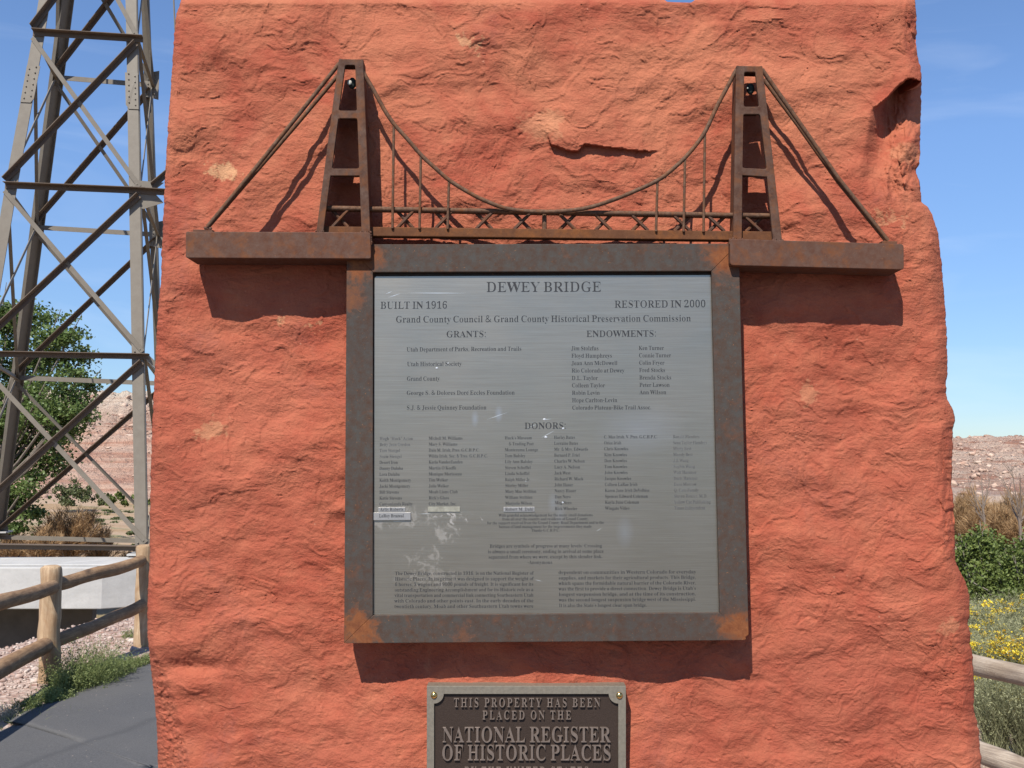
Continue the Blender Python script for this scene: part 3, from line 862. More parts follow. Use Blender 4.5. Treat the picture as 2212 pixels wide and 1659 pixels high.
weed(15, 1548, 40, 30, 120, 'straw coloured tuft at the left picture edge', LSTR, 3)
n = 2200
t = RS.rand(n); idx = (t * (len(La) * .5)).astype(int) + int(len(La) * .2)
bb = np.array([La[min(i, len(La) - 1)] for i in idx]) + RS.normal(size=(n, 3)) * np.array([.10, .05, 0]) + np.array([-.05, .06, 0])
o, _ = blades('edge_grass', bb, np.stack([RS.normal(size=n) * .7, RS.normal(size=n) * .7, np.ones(n)], 1), RS.uniform(.02, .09, n), .0014, LWEED); tagit(o, 'low grass fringe along the asphalt edge', kind='stuff')
# shaded grass below the bank in front of the abutment
n = 3500
gx = RS.uniform(-11, -5.2, n); gd = RS.uniform(12, 21, n); bb = np.stack([gx, gd - D, gz(gx, gd)], 1)
o, _ = blades('bank_grass', bb, np.stack([RS.normal(size=n) * .4, RS.normal(size=n) * .4, np.ones(n)], 1), RS.uniform(.3, .9, n), .007, LWEED); tagit(o, 'green grass on the bank below the concrete abutment', kind='stuff')

# ================================================================== ABUTMENT, BRIDGE TOWER
m = M('pale_concrete')
a = m.noise(1.2, 6, .6, .4, (1, 1, 2.2)); b = m.noise(14, 5, .65); st = m.noise(1.0, 5, .6, .3, (3.0, 3.0, .35))
c = m.mix(m.rng(a, .35, .7), (0.45, 0.44, 0.42), (0.57, 0.555, 0.53)); c = m.mix(m.rng(st, .52, .68, 0, .35), c, (0.40, 0.39, 0.38)); c = m.mix(m.rng(b, .3, .5, .15, 0), c, (.3, .29, .27))
m.color(c).rough(.85); m.bump(b, .01, .4)
CONC = m.m
DCONC = plain('shade_dark_concrete', (0.10, 0.095, 0.09), .9, nz=(2.0, (0.16, .15, .14)))  # darker concrete colour paints in the shade under the cap beam
ab = thing('concrete_abutment', (-12, 21 - D, -.5), 'pale concrete bridge abutment under the steel tower, seen over the fence', 'abutment')
def slab(name, uvd, ztop, zbot, back, mt, parent, bv=.02):
    mb = MB(); pts = [Vector((x, y, zbot)) for x, y in uvd]
    mb.prism(pts, (0, 0, ztop - zbot)); return bevel(mb.build(name, mt, parent), bv)
zt = PD(100, 1226, 20).z; zb = PD(100, 1316, 20).z
x232 = (232 - CU) / F * 20
slab('cap_beam', [(-30, 20 - D), (x232, 20 - D), (x232 + 2.4, 21.3 - D), (x232 + 2.6, 21.95 - D), (-30, 21.95 - D)], zt, zb, 0, CONC, ab)
slab('curb', [(-30, 20.25 - D), (x232 - .05, 20.25 - D), (x232 + 2.0, 21.45 - D), (x232 + 2.1, 21.9 - D), (-30, 21.9 - D)], zt + .035, zt - .002, 0, CONC, ab)
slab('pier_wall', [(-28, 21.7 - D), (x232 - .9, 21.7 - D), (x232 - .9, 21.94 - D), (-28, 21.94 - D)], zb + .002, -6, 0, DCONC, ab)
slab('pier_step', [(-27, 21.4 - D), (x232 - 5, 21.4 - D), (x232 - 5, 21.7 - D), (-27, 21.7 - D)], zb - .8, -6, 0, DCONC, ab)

PAINT = plain('taupe_paint', (0.225, 0.195, 0.155), .55, 0.0, .3, nz=(6, (0.190, 0.16, 0.125)))
PAINTD = plain('dark_weathered_paint', (0.115, 0.095, 0.085), .6, 0, .35, nz=(5, (0.075, .06, .055)))
tw = thing('bridge_tower', (-11.5, 24 - D, zt), 'tall taupe steel lattice tower of the old suspension bridge, left of the stone', 'tower')
FD = [23.0, 22.6, 22.3, 22.0, 21.6]; RD = [23.9, 24.9, 25.9, 27.3, 29.0]
FLp = [(127, -250), (75, 72), (8, 402), (-52, 765), (-118, 1178)]
FRp = [(289, -230), (298, 86), (304, 414), (310, 771), (317, 1184)]
RLp = [(157, -120), (120, 167), (78, 488), (35, 815), (-8, 1160)]
RRp = [(318, -105), (330, 184), (341, 504), (352, 828), (363, 1170)]
def nodes(pts, dd, off): return [PD(u, v, d + off) for (u, v), d in zip(pts, dd)]
FLn, FRn, RLn, RRn = nodes(FLp, FD, 0), nodes(FRp, FD, .45), nodes(RLp, RD, 0), nodes(RRp, RD, .45)
for N_ in (FLn, FRn, RLn, RRn):     # straight legs
    a, e = N_[0].copy(), N_[4].copy()
    for i in range(1, 4):
        t = (N_[i].z - a.z) / (e.z - a.z); s_ = a.lerp(e, t); N_[i] = s_.lerp(N_[i], .35)
fx = (FRn[2] - FLn[2]).normalized(); fx.z = 0; fx.normalize(); fy = Vector((-fx.y, fx.x, 0))
def leg(nodes_, wx, wy, px, py, mt, foot):
    """angle-section leg: one plate along the front (px sign), one along the side (py sign)"""
    mb = MB(); up = []
    pts = nodes_ + [Vector((nodes_[-1].x + (nodes_[-1].x - nodes_[-2].x) * .08, nodes_[-1].y, foot))]
    for (o1, side, wd, tk, oth) in ((fx * px * wx / 2, fx, wx / 2, .016, fy), (fy * py * wy / 2, fy, wy / 2, .016, fx)):
        for i in range(len(pts) - 1):
            a, b = pts[i] + o1, pts[i + 1] + o1; mb.bar(a, b, side, oth, wd, tk)
    return mb.build('leg', mt, tw)
foot = zt + .05
leg(FLn, .25, .15, 1, 1, PAINT, foot); leg(FRn, .25, .12, -1, 1, PAINT, foot)
# rear legs are built-up plates turned inward, with a narrow bright edge strip
def rearleg(nodes_, sgn):
    mb = MB(); pts = nodes_ + [Vector((nodes_[-1].x, nodes_[-1].y, foot))]
    dr = (fx * .30 * sgn + fy).normalized(); nn = Vector((dr.y, -dr.x, 0))
    for i in range(len(pts) - 1):
        mb.bar(pts[i], pts[i + 1], dr, nn, .20, .02)
        e0, e1 = pts[i] + dr * .20 + nn * .05, pts[i + 1] + dr * .20 + nn * .05
        mb.bar(e0, e1, nn, dr, .05, .012)
        e0, e1 = pts[i] - dr * .20 + nn * .02, pts[i + 1] - dr * .20 + nn * .02
        mb.bar(e0, e1, nn, dr, .05, .012)
    return mb.build('leg', PAINT, tw)
rearleg(RLn, 1)
leg(RRn, .20, .16, -1, -1, PAINT, foot)
def angle(name, a, b, w_, fl, mt=PAINT, off=-.03, flip=1, flange=True):
    """flat web facing the camera; the flange along its upper edge sticks out towards it"""
    mb = MB(); a, b = Vector(a) + fy * off, Vector(b) + fy * off
    t = (b - a).normalized(); n_ = Vector((t.z, 0, -t.x)); n_ = (n_ - t * n_.dot(t)).normalized()
    if n_.z < 0: n_ = -n_
    out = t.cross(n_).normalized()
    if out.y > 0: out = -out
    mb.bar(a, b, n_, out, w_ / 2, .008)
    if flange: mb.bar(a + n_ * (w_ / 2 - .008) * flip + out * fl / 2, b + n_ * (w_ / 2 - .008) * flip + out * fl / 2, out, n_, fl / 2, .008)
    return mb.build(name, mt, tw)
RSHADE = plain('rusty_shade_steel', (0.135, 0.100, 0.078), .7, 0, .2, nz=(4, (0.17, .125, .09)))  # rusty brown, taken darker to paint shade onto struts and flanged braces
W = .105
for i in range(5):
    if i > 0:
        angle('strut', FLn[i], FRn[i] + fx * .15, .125, .17, RSHADE, off=-.05)
        angle('strut', RLn[i], RRn[i], .13, .10, off=-.02, flange=False)
    if i < 4:
        A, B = FLn[i], FRn[i]; C_, E_ = FLn[i + 1], FRn[i + 1]
        e = .03
        angle('brace', B.lerp(E_, e), C_.lerp(A, e), W, .15, RSHADE, off=-.07)            # dark: outstanding flange shades the web, the browned colour paints in more shade
        angle('brace', A.lerp(C_, e), E_.lerp(B, e), W, .1, off=-.035, flange=False)
        A, B = RLn[i], RRn[i]; C_, E_ = RLn[i + 1], RRn[i + 1]
        angle('brace', B.lerp(E_, e), C_.lerp(A, e), W, .15, RSHADE, off=-.05)
        angle('brace', A.lerp(C_, e), E_.lerp(B, e), W * .9, .1, off=-.015, flange=False)
# side faces
def sidebar(name, a, b, w_, fl):
    mb = MB(); a, b = Vector(a), Vector(b); t = (b - a).normalized(); s_ = t.cross(fx).normalized()
    mb.bar(a, b, s_, fx, w_ / 2, .008)
    if fl: mb.bar(a + s_ * w_ / 2 + fx * fl / 2, b + s_ * w_ / 2 + fx * fl / 2, fx, s_, fl / 2, .008)
    return mb.build(name, PAINT, tw)
for Fn, Rn, sg in ((FLn, RLn, 1), (FRn, RRn, -1)):
    for i in range(5):
        if i: sidebar('side_strut', Fn[i], Rn[i], .12, .08)
        if i < 4:
            sidebar('side_brace', Fn[i], Rn[i + 1], .085, .08); sidebar('side_brace', Rn[i], Fn[i + 1], .085, 0)
angle('strut', FRn[2] + fx * .05, PD(430, 422, 22.9), .125, .17, RSHADE, off=-.04)
angle('brace', FRn[2] + fx * .30 + Vector((0, 0, .12)), PD(460, 296, 23.4), .105, .15, RSHADE, off=-.06)
angle('brace', FRn[3] + fx * .10, PD(400, 850, 22.6), .105, .0, PAINT, off=-.05, flange=False)
# splice plates, gussets, rivets
def gusset(c_, pts, off, name='gusset_plate'):
    mb = MB(); q = [c_ + fx * x + Vector((0, 0, z)) + fy * off for x, z in pts]
    mb.prism(q, fy * .012); mb.build(name, PAINT, tw)
    return
riv = MB()
def rivets(c_, sp, off):
    for x, z in sp:
        p = c_ + fx * x + Vector((0, 0, z)) + fy * off; riv.ball(p, .020, 6, 4)
def legpoint(nodes_, z):
    for i in range(4):
        if nodes_[i].z >= z >= nodes_[i + 1].z:
            return nodes_[i].lerp(nodes_[i + 1], (nodes_[i].z - z) / (nodes_[i].z - nodes_[i + 1].z))
    return nodes_[-1]
for nd, s_, vt, vb, dd in ((FLn, 1, 140, 222, 22.5), (FRn, -1, 155, 236, 22.9)):
    za, zb_ = PD(100, vt, dd).z, PD(100, vb, dd).z
    n = 6
    A_, B_ = legpoint(nd, za), legpoint(nd, zb_)
    mb = MB(); q = [A_ + fx * (-.01 * s_) - fy * .034, A_ + fx * (.29 * s_) - fy * .034, B_ + fx * (.29 * s_) + Vector((0, 0, .1)) - fy * .034, B_ + fx * (.22 * s_) - fy * .034, B_ + fx * (-.01 * s_) - fy * .034]
    mb.prism(q, fy * .014); mb.build('splice_plate', PAINT, tw)
    for i in range(n):
        p = A_.lerp(B_, (i + .6) / (n + .3))
        rivets(p, [(.06 * s_, 0), (.21 * s_, .06)], -.04)
for i in range(1, 5):
    for nd, s_ in ((FLn, 1), (FRn, -1)):
        for k_ in (-1, 1): rivets(nd[i], [(.07 * s_, .17 * k_), (.19 * s_, .10 * k_ + .02)], -.022)
mp_ = FRn[2]
gusset(mp_, [(-.12, .27), (.55, .24), (.30, .02), (.55, -.25), (.10, -.42), (-.12, -.36)], -.028)
for nd in (RRn,):
    for i in (1, 2, 3):
        gusset(nd[i], [(-.22, .30), (.18, .40), (.18, -.40), (-.20, -.32)], -.05)
        rivets(nd[i], [(x, z) for x in (-.1, .08) for z in (-.26, -.12, .02, .14, .28)], -.06)
for (nd, dd) in ((RLn, 1), (FLn, 1)):
    gusset(Vector((nd[4].x, nd[4].y, foot + .12)), [(-.35, -.2), (.35, -.2), (.35, .05), (.2, .25), (-.2, .25)], -.09, 'base_plate')
zc = PD(20, 1196, 21)
for nd in (FLn, FRn, RLn, RRn):
    mb = MB(); p = Vector((nd[4].x, nd[4].y, zt + .09)); mb.bar(p - fx * .36, p + fx * .36, fy, Vector((0, 0, 1)), .30, .02); mb.build('base_shoe', CONC, tw)
o = riv.build('rivets', PAINT, tw); o['kind'] = 'stuff'
# a slack wire falling past the stone edge (thin line near the top of the picture)
mb = MB(); mb.tube([PD(374, -260, 24), PD(375.3, 0, 24), PD(378, 60, 24), PD(392, 250, 24.5)], .022, 6); mb.build('hanger_wire', PAINT, tw)

# ================================================================== LOG FENCES
def woodmat(name, a, b, dark, sc=1.0):
    m = M(name)
    g1 = m.noise(7 * sc, 6, .65, .8); g2 = m.noise(1.0, 6, .65, .4, (60, 60, 3)); g3 = m.noise(3.0, 3, .5)
    c = m.mix(m.rng(g1, .35, .65), a, b); c = m.mix(m.rng(g2, .38, .62, .55, 0), c, dark); c = m.mix(m.rng(g3, .5, .75, 0, .5), c, tuple(.55 * x for x in a))
    m.color(c).rough(.8); m.bump(g2, .004, .6); return m
WPOST = woodmat('honey_log', (0.44, 0.275, 0.150), (0.60, 0.45, 0.29), (0.22, 0.125, 0.065)).m
m = M('weathered_rail'); g1 = m.noise(9, 6, .65, .6); g2 = m.noise(1.0, 6, .7, .5, (8, 8, 110)); g3 = m.noise(2.6, 4, .6)
c = m.mix(m.rng(g1, .35, .65), (0.27, 0.155, 0.082), (0.42, 0.265, 0.145)); c = m.mix(m.rng(g2, .36, .6, .6, 0), c, (0.12, .065, .035)); c = m.mix(m.rng(g3, .62, .70, 0, .8), c, (0.06, .04, .028))
m.color(c).rough(.8); m.bump(g2, .004, .6); WRAIL = m.m
m = M('silver_grey_rail'); g1 = m.noise(6, 6, .65, .6); g2 = m.noise(1.0, 6, .7, .6, (4, 4, 130)); g3 = m.noise(1.2, 3, .6)
c = m.mix(m.rng(g1, .35, .65), (0.33, 0.255, 0.19), (0.47, 0.385, 0.30)); c = m.mix(m.rng(g2, .36, .58, .65, 0), c, (0.15, .11, .085)); c = m.mix(m.rng(g3, .5, .7, 0, .5), c, (0.40, .29, .17))
m.color(c).rough(.85); m.bump(g2, .006, .8); WGREY = m.m
lgn = Noise(77)
def log(name, a, b, r0, r1, mt, parent, cham=.015, sag=0.0, seed=0, endr=True):
    a, b = Vector(a), Vector(b); n = 18; t = (b - a).normalized(); x = t.orthogonal().normalized()
    V = []; seg = 20; L_ = (b - a).length
    rows = [0, .0001] + [i / n for i in range(1, n)] + [.9999, 1]
    ch = cham / L_
    rows = [0, ch * .45, ch] + [ch + (1 - 2 * ch) * i / n for i in range(1, n)] + [1 - ch, 1 - ch * .45, 1]
    y = t.cross(x)
    for f in rows:
        e = min(f, 1 - f); k = 1.0
        if e < ch: k = .62 + .38 * math.sqrt(max(0, 1 - (1 - e / ch) ** 2))
        r = (r0 + (r1 - r0) * f) * k
        ctr = a.lerp(b, f) + Vector((0, 0, -sag * 4 * f * (1 - f))) + x * float(lgn(f * 3, seed)) * r0 * .25 + y * float(lgn(f * 3, seed + 9.5)) * r0 * .25
        for j in range(seg):
            w_ = 6.2832 * j / seg; rr = r * (1 + .10 * float(lgn(math.cos(w_) * .9 + seed, math.sin(w_) * .9 + f * 4)) + .04 * float(lgn(j * .9, f * 9 + seed)))
            V.append(ctr + (x * math.cos(w_) + y * math.sin(w_)) * rr)
    Fc = []; m_ = len(rows)
    for i in range(m_ - 1):
        for j in range(seg):
            k = (j + 1) % seg; Fc.append((i * seg + j, i * seg + k, (i + 1) * seg + k, (i + 1) * seg + j))
    Fc.append(tuple(range(seg))[::-1]); Fc.append(tuple((m_ - 1) * seg + j for j in range(seg)))
    mb = MB(); mb.add(V, Fc); return mb.build(name, mt, parent, True)
d1, d2 = 7.3, 8.7
f1 = thing('log_fence', (-3.48, d1 - D, 0), 'honey brown log post and rail fence along the asphalt path, left of the stone', 'fence')
p1b, p1t = PD(106, 1480, d1), PD(110, 1221, d1); p2b, p2t = PD(311, 1396, d2), PD(312, 1176, d2)
p1b = Vector((p1b.x, p1b.y, -.15)); p2b = Vector((p2b.x, p2b.y, -.15))
log('post', p1b, p1t, .082, .072, WPOST, f1, .03, seed=1); log('post', p2b, p2t, .082, .075, WPOST, f1, .03, seed=2)
dd0 = d1 - 2.6; xx0 = p1b.x + (p1b.x - p2b.x) / (d2 - d1) * 2.6
log('post', (xx0, dd0 - D, -.15), (xx0, dd0 - D, .86), .082, .075, WPOST, f1, .03, seed=5)
log('rail', PD(-330, 1400, dd0 - .08), PD(116, 1268, d1 - .085), .055, .050, WRAIL, f1, .02, 0, 3)
log('rail', PD(-330, 1618, dd0 - .08), PD(99, 1394, d1 - .085), .060, .058, WRAIL, f1, .02, 0, 4)
log('rail', PD(120, 1263, d1 + .05), PD(307, 1209, d2 - .085), .053, .049, WRAIL, f1, .02, .01, 5)
log('rail', PD(118, 1386, d1 + .05), PD(308, 1306, d2 - .085), .048, .050, WRAIL, f1, .02, .01, 6)
xr = (p2b.x - p1b.x) / (d2 - d1)
log('post', (p2b.x + xr * 2.4, d2 + 2.4 - D, -.15), (p2b.x + xr * 2.4, d2 + 2.4 - D, .87), .08, .075, WPOST, f1, .03, seed=9)
log('rail', PD(314, 1206, d2 + .05), Vector((p2b.x + xr * 2.4, d2 + 2.3 - D, .73)), .05, .05, WRAIL, f1, .02, 0, 7)
log('rail', PD(314, 1301, d2 + .05), Vector((p2b.x + xr * 2.4, d2 + 2.3 - D, .30)), .05, .05, WRAIL, f1, .02, 0, 8)
f2 = thing('log_fence', (2.4, 3.8, -.15), 'silvery weathered log rail fence in front of the rabbitbrush, right of the stone', 'fence')
log('rail', PD(1930, 1392, 5.5), PD(2420, 1512, 4.3), .0505, .049, WGREY, f2, .02, 0, 11)
log('rail', PD(1930, 1546, 5.5), PD(2420, 1752, 4.3), .052, .056, WGREY, f2, .02, 0, 12)
q = PD(1940, 1380, 5.55); log('post', (q.x, q.y, -.3), (q.x, q.y, .68), .08, .075, WGREY, f2, .03, seed=13)
q = PD(2420, 1380, 4.36); log('post', (q.x, q.y, -.3), (q.x, q.y, .72), .08, .075, WGREY, f2, .03, seed=14)

# ================================================================== THE STONE
LE = [(-20, 392), (0, 389.7), (33, 380), (110, 374), (184, 369.5), (257, 364), (349, 358.4), (423, 354.7), (515, 351), (610, 347.4), (689, 340), (763, 336.4), (836, 332.7), (928, 328.3), (1038, 325.3), (1130, 323.5), (1216, 323.5), (1271, 319.5), (1362, 318), (1395, 321), (1444, 326), (1509, 334), (1575, 339), (1659, 341.3), (1800, 350), (2976, 330)]
RE = [(-20, 1976), (0, 1977), (40, 1980), (88, 1979), (112, 1980), (147, 1989), (173, 1990.5), (228, 1990), (279, 1988), (353, 1987), (367, 1978), (397, 1987), (437, 1991), (446, 2003), (463, 2013.6), (503, 2026.5), (551, 2032), (610, 2037.5), (680, 2043), (750, 2046), (800, 2047), (830, 2043), (862, 2046), (879, 2056), (906, 2063.5), (928, 2058), (965, 2058.5), (999, 2055.7), (1019, 2057), (1043, 2055), (1073, 2058.6), (1129, 2062), (1210, 2063.5), (1232, 2071), (1250, 2084), (1286, 2094.5), (1326, 2094), (1347, 2090.5), (1368, 2096), (1392, 2096), (1418, 2101), (1458, 2103), (1485, 2105), (1530, 2102.5), (1553, 2109), (1577, 2115), (1617, 2116), (1636, 2120), (1659, 2119), (1800, 2125), (2976, 2150)]
vf = np.concatenate([np.arange(-9, 1684, 2.15), np.geomspace(1690, 2990, 60)])
nu = 820
sF = np.linspace(0, 1, nu)
nL = np.interp(vf, [a for a, b in LE], [b for a, b in LE]); nR = np.interp(vf, [a for a, b in RE], [b for a, b in RE])
jag = Noise(31)
nL = nL + 1.6 * jag.fbm(vf * .06, vf * 0 + 3, 4, .6); nR = nR + 1.6 * jag.fbm(vf * .05, vf * 0 + 8, 4, .6)
U_ = nL[:, None] + (nR - nL)[:, None] * sF[None, :]
# top edge wanders: rows shift near the top
topv = -4 + 3 * jag(sF * 9, sF * 0) + 1.5 * jag(sF * 40, sF * 0 + 4)
uu_ = 385 + sF * 1590
topv = topv + 8.5 * sstep(1425, 1440, uu_) * sstep(1505, 1488, uu_)
V_ = np.repeat(vf[:, None], nu, 1)
k_ = sstep(60, -9, V_)
V_ = V_ + k_ * (topv[None, :] + 9)
a_, b_ = U_ / 100.0, V_ / 100.0
A1, A2, A3, A4, A5, A6 = [Noise(40 + i) for i in range(6)]
wx = A1.fbm(a_ * .55, b_ * .55, 3); wy = A2.fbm(a_ * .55 + 7, b_ * .55, 3)
big = A3.fbm(a_ * .30, b_ * .36, 2) * .011
x1, y1 = a_ + wx * .9, b_ + wy * .9
mid = A4.fbm(a_ * .95 + wx * .22, b_ * 1.3 + wy * .22, 3, .40) * .0051
# lumpy faces with sharper undersides
lump = A5.fbm(a_ * 1.9 + wx * .5 + 3, b_ * 2.9 + wy * .5, 4, .5) * .0011
# flowing chisel-like ripples
ph = (A6.fbm(x1 * .75 + 11, y1 * .85, 2, .4)) * 11
ph2 = ph + .25 * A1(a_ * 6, b_ * 6)
fr = ph2 - np.floor(ph2)
rip = (sstep(0, .85, fr) - sstep(.85, 1, fr))
rm = sstep(-.05, .42, A2(a_ * .45 + 20, b_ * .45)) * .75 + .35
rm = rm + .75 * sstep(1600, 1800, U_) * sstep(950, 1150, V_)
rm = rm * (1 - .75 * sstep(.1, .45, A3(a_ * .8 + 31, b_ * .8)))
rip = rip * np.clip(rm - .28, 0, 2) * .0011
# crisp little scales and chips
ch = A4.fbm(x1 * 3.4 + 40, y1 * 5.2, 3, .55)
chip = sstep(.20, .27, ch) * .0004 * sstep(-.1, .3, A5(a_ * .7 + 50, b_ * .7))
ch3 = A1.fbm(x1 * 2.0 + 90, y1 * 2.8, 3, .55)
chip = chip + sstep(.46, .50, ch3) * .0012
fine = A2.fbm(a_ * 13, b_ * 15, 4, .62) * .00040
# cracks
ck = np.abs(A3.fbm(x1 * .8 + 60, y1 * 1.5 + 4, 3, .5))
crack = -sstep(.014, .0, ck) * .0022 * sstep(.30, .5, A4(a_ * .9 + 70, b_ * .9))
hgt = big + mid + lump + rip + chip + fine + crack
# ledge above the cable dip
def bump2(u, v, ru, rv, amp): return amp * np.exp(-((U_ - u) / ru) ** 2 - ((V_ - v) / rv) ** 2)
lv = np.interp(U_, [1150, 1185, 1190, 1232, 1252, 1262, 1350, 1400, 1440, 1500], [290, 296, 311, 327, 325, 311, 322, 327, 322, 330]) + 2.5 * A1(a_ * 8, b_ * 0)
below = V_ - lv
win = sstep(1180, 1196, U_) * sstep(1440, 1380, U_)
hgt += win * (sstep(1.5, -1.5, below) * .0075 * np.exp(-np.clip(-below, 0, 999) / 50) - sstep(0, 4, below) * .0065 * np.exp(-np.clip(below, 0, 999) / 26))
hgt += bump2(1735, 455, 55, 60, .017) + bump2(1700, 500, 30, 20, -.006)
hgt += bump2(740, 1100, 26, 16, .008) + bump2(480, 600, 90, 40, .007) + bump2(560, 380, 60, 30, .006) + bump2(380, 1400, 60, 40, .010) - bump2(430, 1440, 60, 14, .008)
hgt += bump2(420, 1480, 60, 30, .008) + bump2(1800, 650, 120, 40, .005) + bump2(640, 700, 70, 30, .006) + bump2(700, 1500, 40, 30, -.007)
# broken hollow under the overhang, upper right
el = np.interp(U_, [1870, 1890, 1915, 1940, 1956, 1968, 1990, 2010], [250, 231, 212, 184, 172, 167, 176, 178]) + 2.0 * A5(a_ * 9, b_ * 0 + 5)
dn = V_ - el
hol = sstep(0, 5, dn) * np.exp(-(np.clip(dn, 0, 999) / 105) ** 2) * sstep(1880, 1935, U_ + .22 * np.clip(dn, 0, 300))
hgt -= hol * .075
hgt += .010 * sstep(-70, 0, dn) * (dn < 0) * sstep(1860, 1960, U_) * np.exp(-np.abs(dn) / 60)
rough_ = sstep(1880, 1945, U_) * sstep(180, 260, V_) * sstep(470, 400, V_) + .9 * sstep(330, 372, U_) * 0
rough_ += sstep(60, 5, nR[:, None] - U_) * sstep(900, 1000, V_) * sstep(1260, 1150, V_)
rough_ += sstep(45, 5, nR[:, None] - U_) * sstep(-20, 0, V_) * sstep(130, 90, V_)
hgt += rough_ * (A3.fbm(a_ * 3.6 + wx, b_ * 1.3 + wy, 4, .5) * .007 + sstep(.05, .12, A6.fbm(a_ * 3 + 5, b_ * 1.1, 3, .5)) * .004)
# facet broken off the lower left corner
fl = np.interp(V_, [1395, 1410, 1450, 1500, 1560, 1659, 1760], [318, 335, 358, 372, 392, 412, 420]) + 4 * A2(b_ * 5, b_ * 0)
fd = np.clip(fl - U_, 0, 200) * sstep(1388, 1405, V_)
hgt -= fd * .00085
hgt += sstep(0, 12, fd) * A3.fbm(a_ * 9, b_ * 9, 4, .7) * .004
# rounded edges
eL, eR = U_ - nL[:, None], nR[:, None] - U_
edge = np.minimum(eL, eR * 1.0)
round_ = .014 * (1 - np.clip(eL / 16, 0, 1)) ** 2 + .022 * (1 - np.clip(eR / 30, 0, 1)) ** 2 + .014 * (1 - np.clip((V_ + 6) / 16, 0, 1)) ** 2
hgt = np.clip(hgt, -.2, .0235)
Yf = .004 - hgt + round_
# positions on the ray through (u, v)
up = CV - V_
tt = (Yf + D) / (F * CT - up * ST)
X3 = (U_ - CU) * tt; Z3 = H + (F * ST + up * CT) * tt
front = np.stack([X3, Yf, Z3], -1)
nr, nc_ = front.shape[:2]
# sides: columns running back, slightly inward and uneven
def side(col, sgn, ks=(.03, .08, .15, .24, .34, .42)):
    out = []
    for i, y_ in enumerate(ks):
        c_ = col.copy(); c_[:, 1] += y_ + .01 * A3(col[:, 2] * 9, col[:, 2] * 0 + i); c_[:, 0] += -sgn * (.02 * i ** .7 + .014 * A4.fbm(col[:, 2] * 11, col[:, 2] * 0 + i * 1.7, 4, .6)); out.append(c_)
    return out
Lc = side(front[:, 0], -1); Rc = side(front[:, -1], 1)
full = np.stack(Lc[::-1] + [front[:, j] for j in range(nc_)] + Rc, 1)
ncf = full.shape[1]
ii = np.arange(nr - 1)[:, None] * ncf + np.arange(ncf - 1)[None, :]
Qs = np.stack([ii, ii + ncf, ii + ncf + 1, ii + 1], -1).reshape(-1, 4)
Vs = full.reshape(-1, 3)
# back face and top
yb = full[:, 0, 1].mean()
bk = np.stack([np.array([full[:, 0, 0] * (1 - t) + full[:, -1, 0] * t, yb + .02 * A5.fbm(full[:, 0, 2] * 5, full[:, 0, 2] * 0 + t * 6, 4) + (.02 if 0 < t < 1 else 0), full[:, 0, 2] * (1 - t) + full[:, -1, 2] * t]).T for t in np.linspace(0, 1, 14)], 1)[::6]
nb_ = bk.shape[0]; off = len(Vs)
Vs = np.concatenate([Vs, bk.reshape(-1, 3)])
ii = off + np.arange(nb_ - 1)[:, None] * 14 + np.arange(13)[None, :]
Qs = np.concatenate([Qs, np.stack([ii, ii + 1, ii + 15, ii + 14], -1).reshape(-1, 4)])
tp = full[0]; nt = 6; off = len(Vs); idx = np.linspace(0, ncf - 1, ncf).astype(int)
rows_ = []
for k in range(nt):
    t = k / (nt - 1); r_ = tp[idx].copy(); r_[:, 1] = r_[:, 1] * (1 - t) + yb * t; r_[:, 2] += .015 * math.sin(3.14 * t) + .006 * A1(r_[:, 0] * 9, r_[:, 0] * 0 + k) * (1 if 0 < k < nt - 1 else 0) - .02 * (t == 1); rows_.append(r_)
Vs = np.concatenate([Vs, np.concatenate(rows_)])
ii = off + np.arange(nt - 1)[:, None] * len(idx) + np.arange(len(idx) - 1)[None, :]
Qs = np.concatenate([Qs, np.stack([ii, ii + 1, ii + len(idx) + 1, ii + len(idx)], -1).reshape(-1, 4)])
st_ = fastmesh('stone_monument', Vs, Qs, SAND, smooth=True)
st_.data.set_sharp_from_angle(angle=R(62))
tagit(st_, 'huge upright slab of red sandstone carrying the plaques and the bridge model', 'stone')

# ================================================================== BRIDGE MODEL
YT = -.064          # front of slabs and towers
def UV(pts, Y): return [P(u, v, Y) for u, v in pts]
def plate(name, pts, Y0, Y1, mt, parent, holes=(), bv=.0012):
    mb = MB(); mb.prism(UV(pts, Y0), (0, Y1 - Y0, 0), [UV(h, Y0) for h in holes], ngon=True)
    return bevel(mb.build(name, mt, parent), bv)
bm_ = thing('bridge_sculpture', P(1176, 560, -.03), 'rusted steel model of a two towered suspension bridge mounted above the plaque', 'sculpture')
def rounded(pts, r, n=4, skip=()):
    out = []
    m_ = len(pts)
    for i in range(m_):
        p = Vector((*pts[i], 0)); a = Vector((*pts[i - 1], 0)); b = Vector((*pts[(i + 1) % m_], 0))
        if i in skip: out.append(tuple(p[:2])); continue
        A = p + (a - p).normalized() * r; B = p + (b - p).normalized() * r
        for k in range(n + 1):
            t = k / n; q = A * (1 - t) ** 2 + p * 2 * t * (1 - t) + B * t * t; out.append((q.x, q.y))
    return out
plate('base_slab', rounded([(401, 500), (800, 501.6), (801.5, 558.8), (401, 557)], 5), YT, -.006, RSLAB, bm_)
plate('base_slab', rounded([(1577, 515.5), (1952.5, 527), (1953, 582.5), (1577.5, 573)], 7), YT, -.006, RSLAB, bm_)
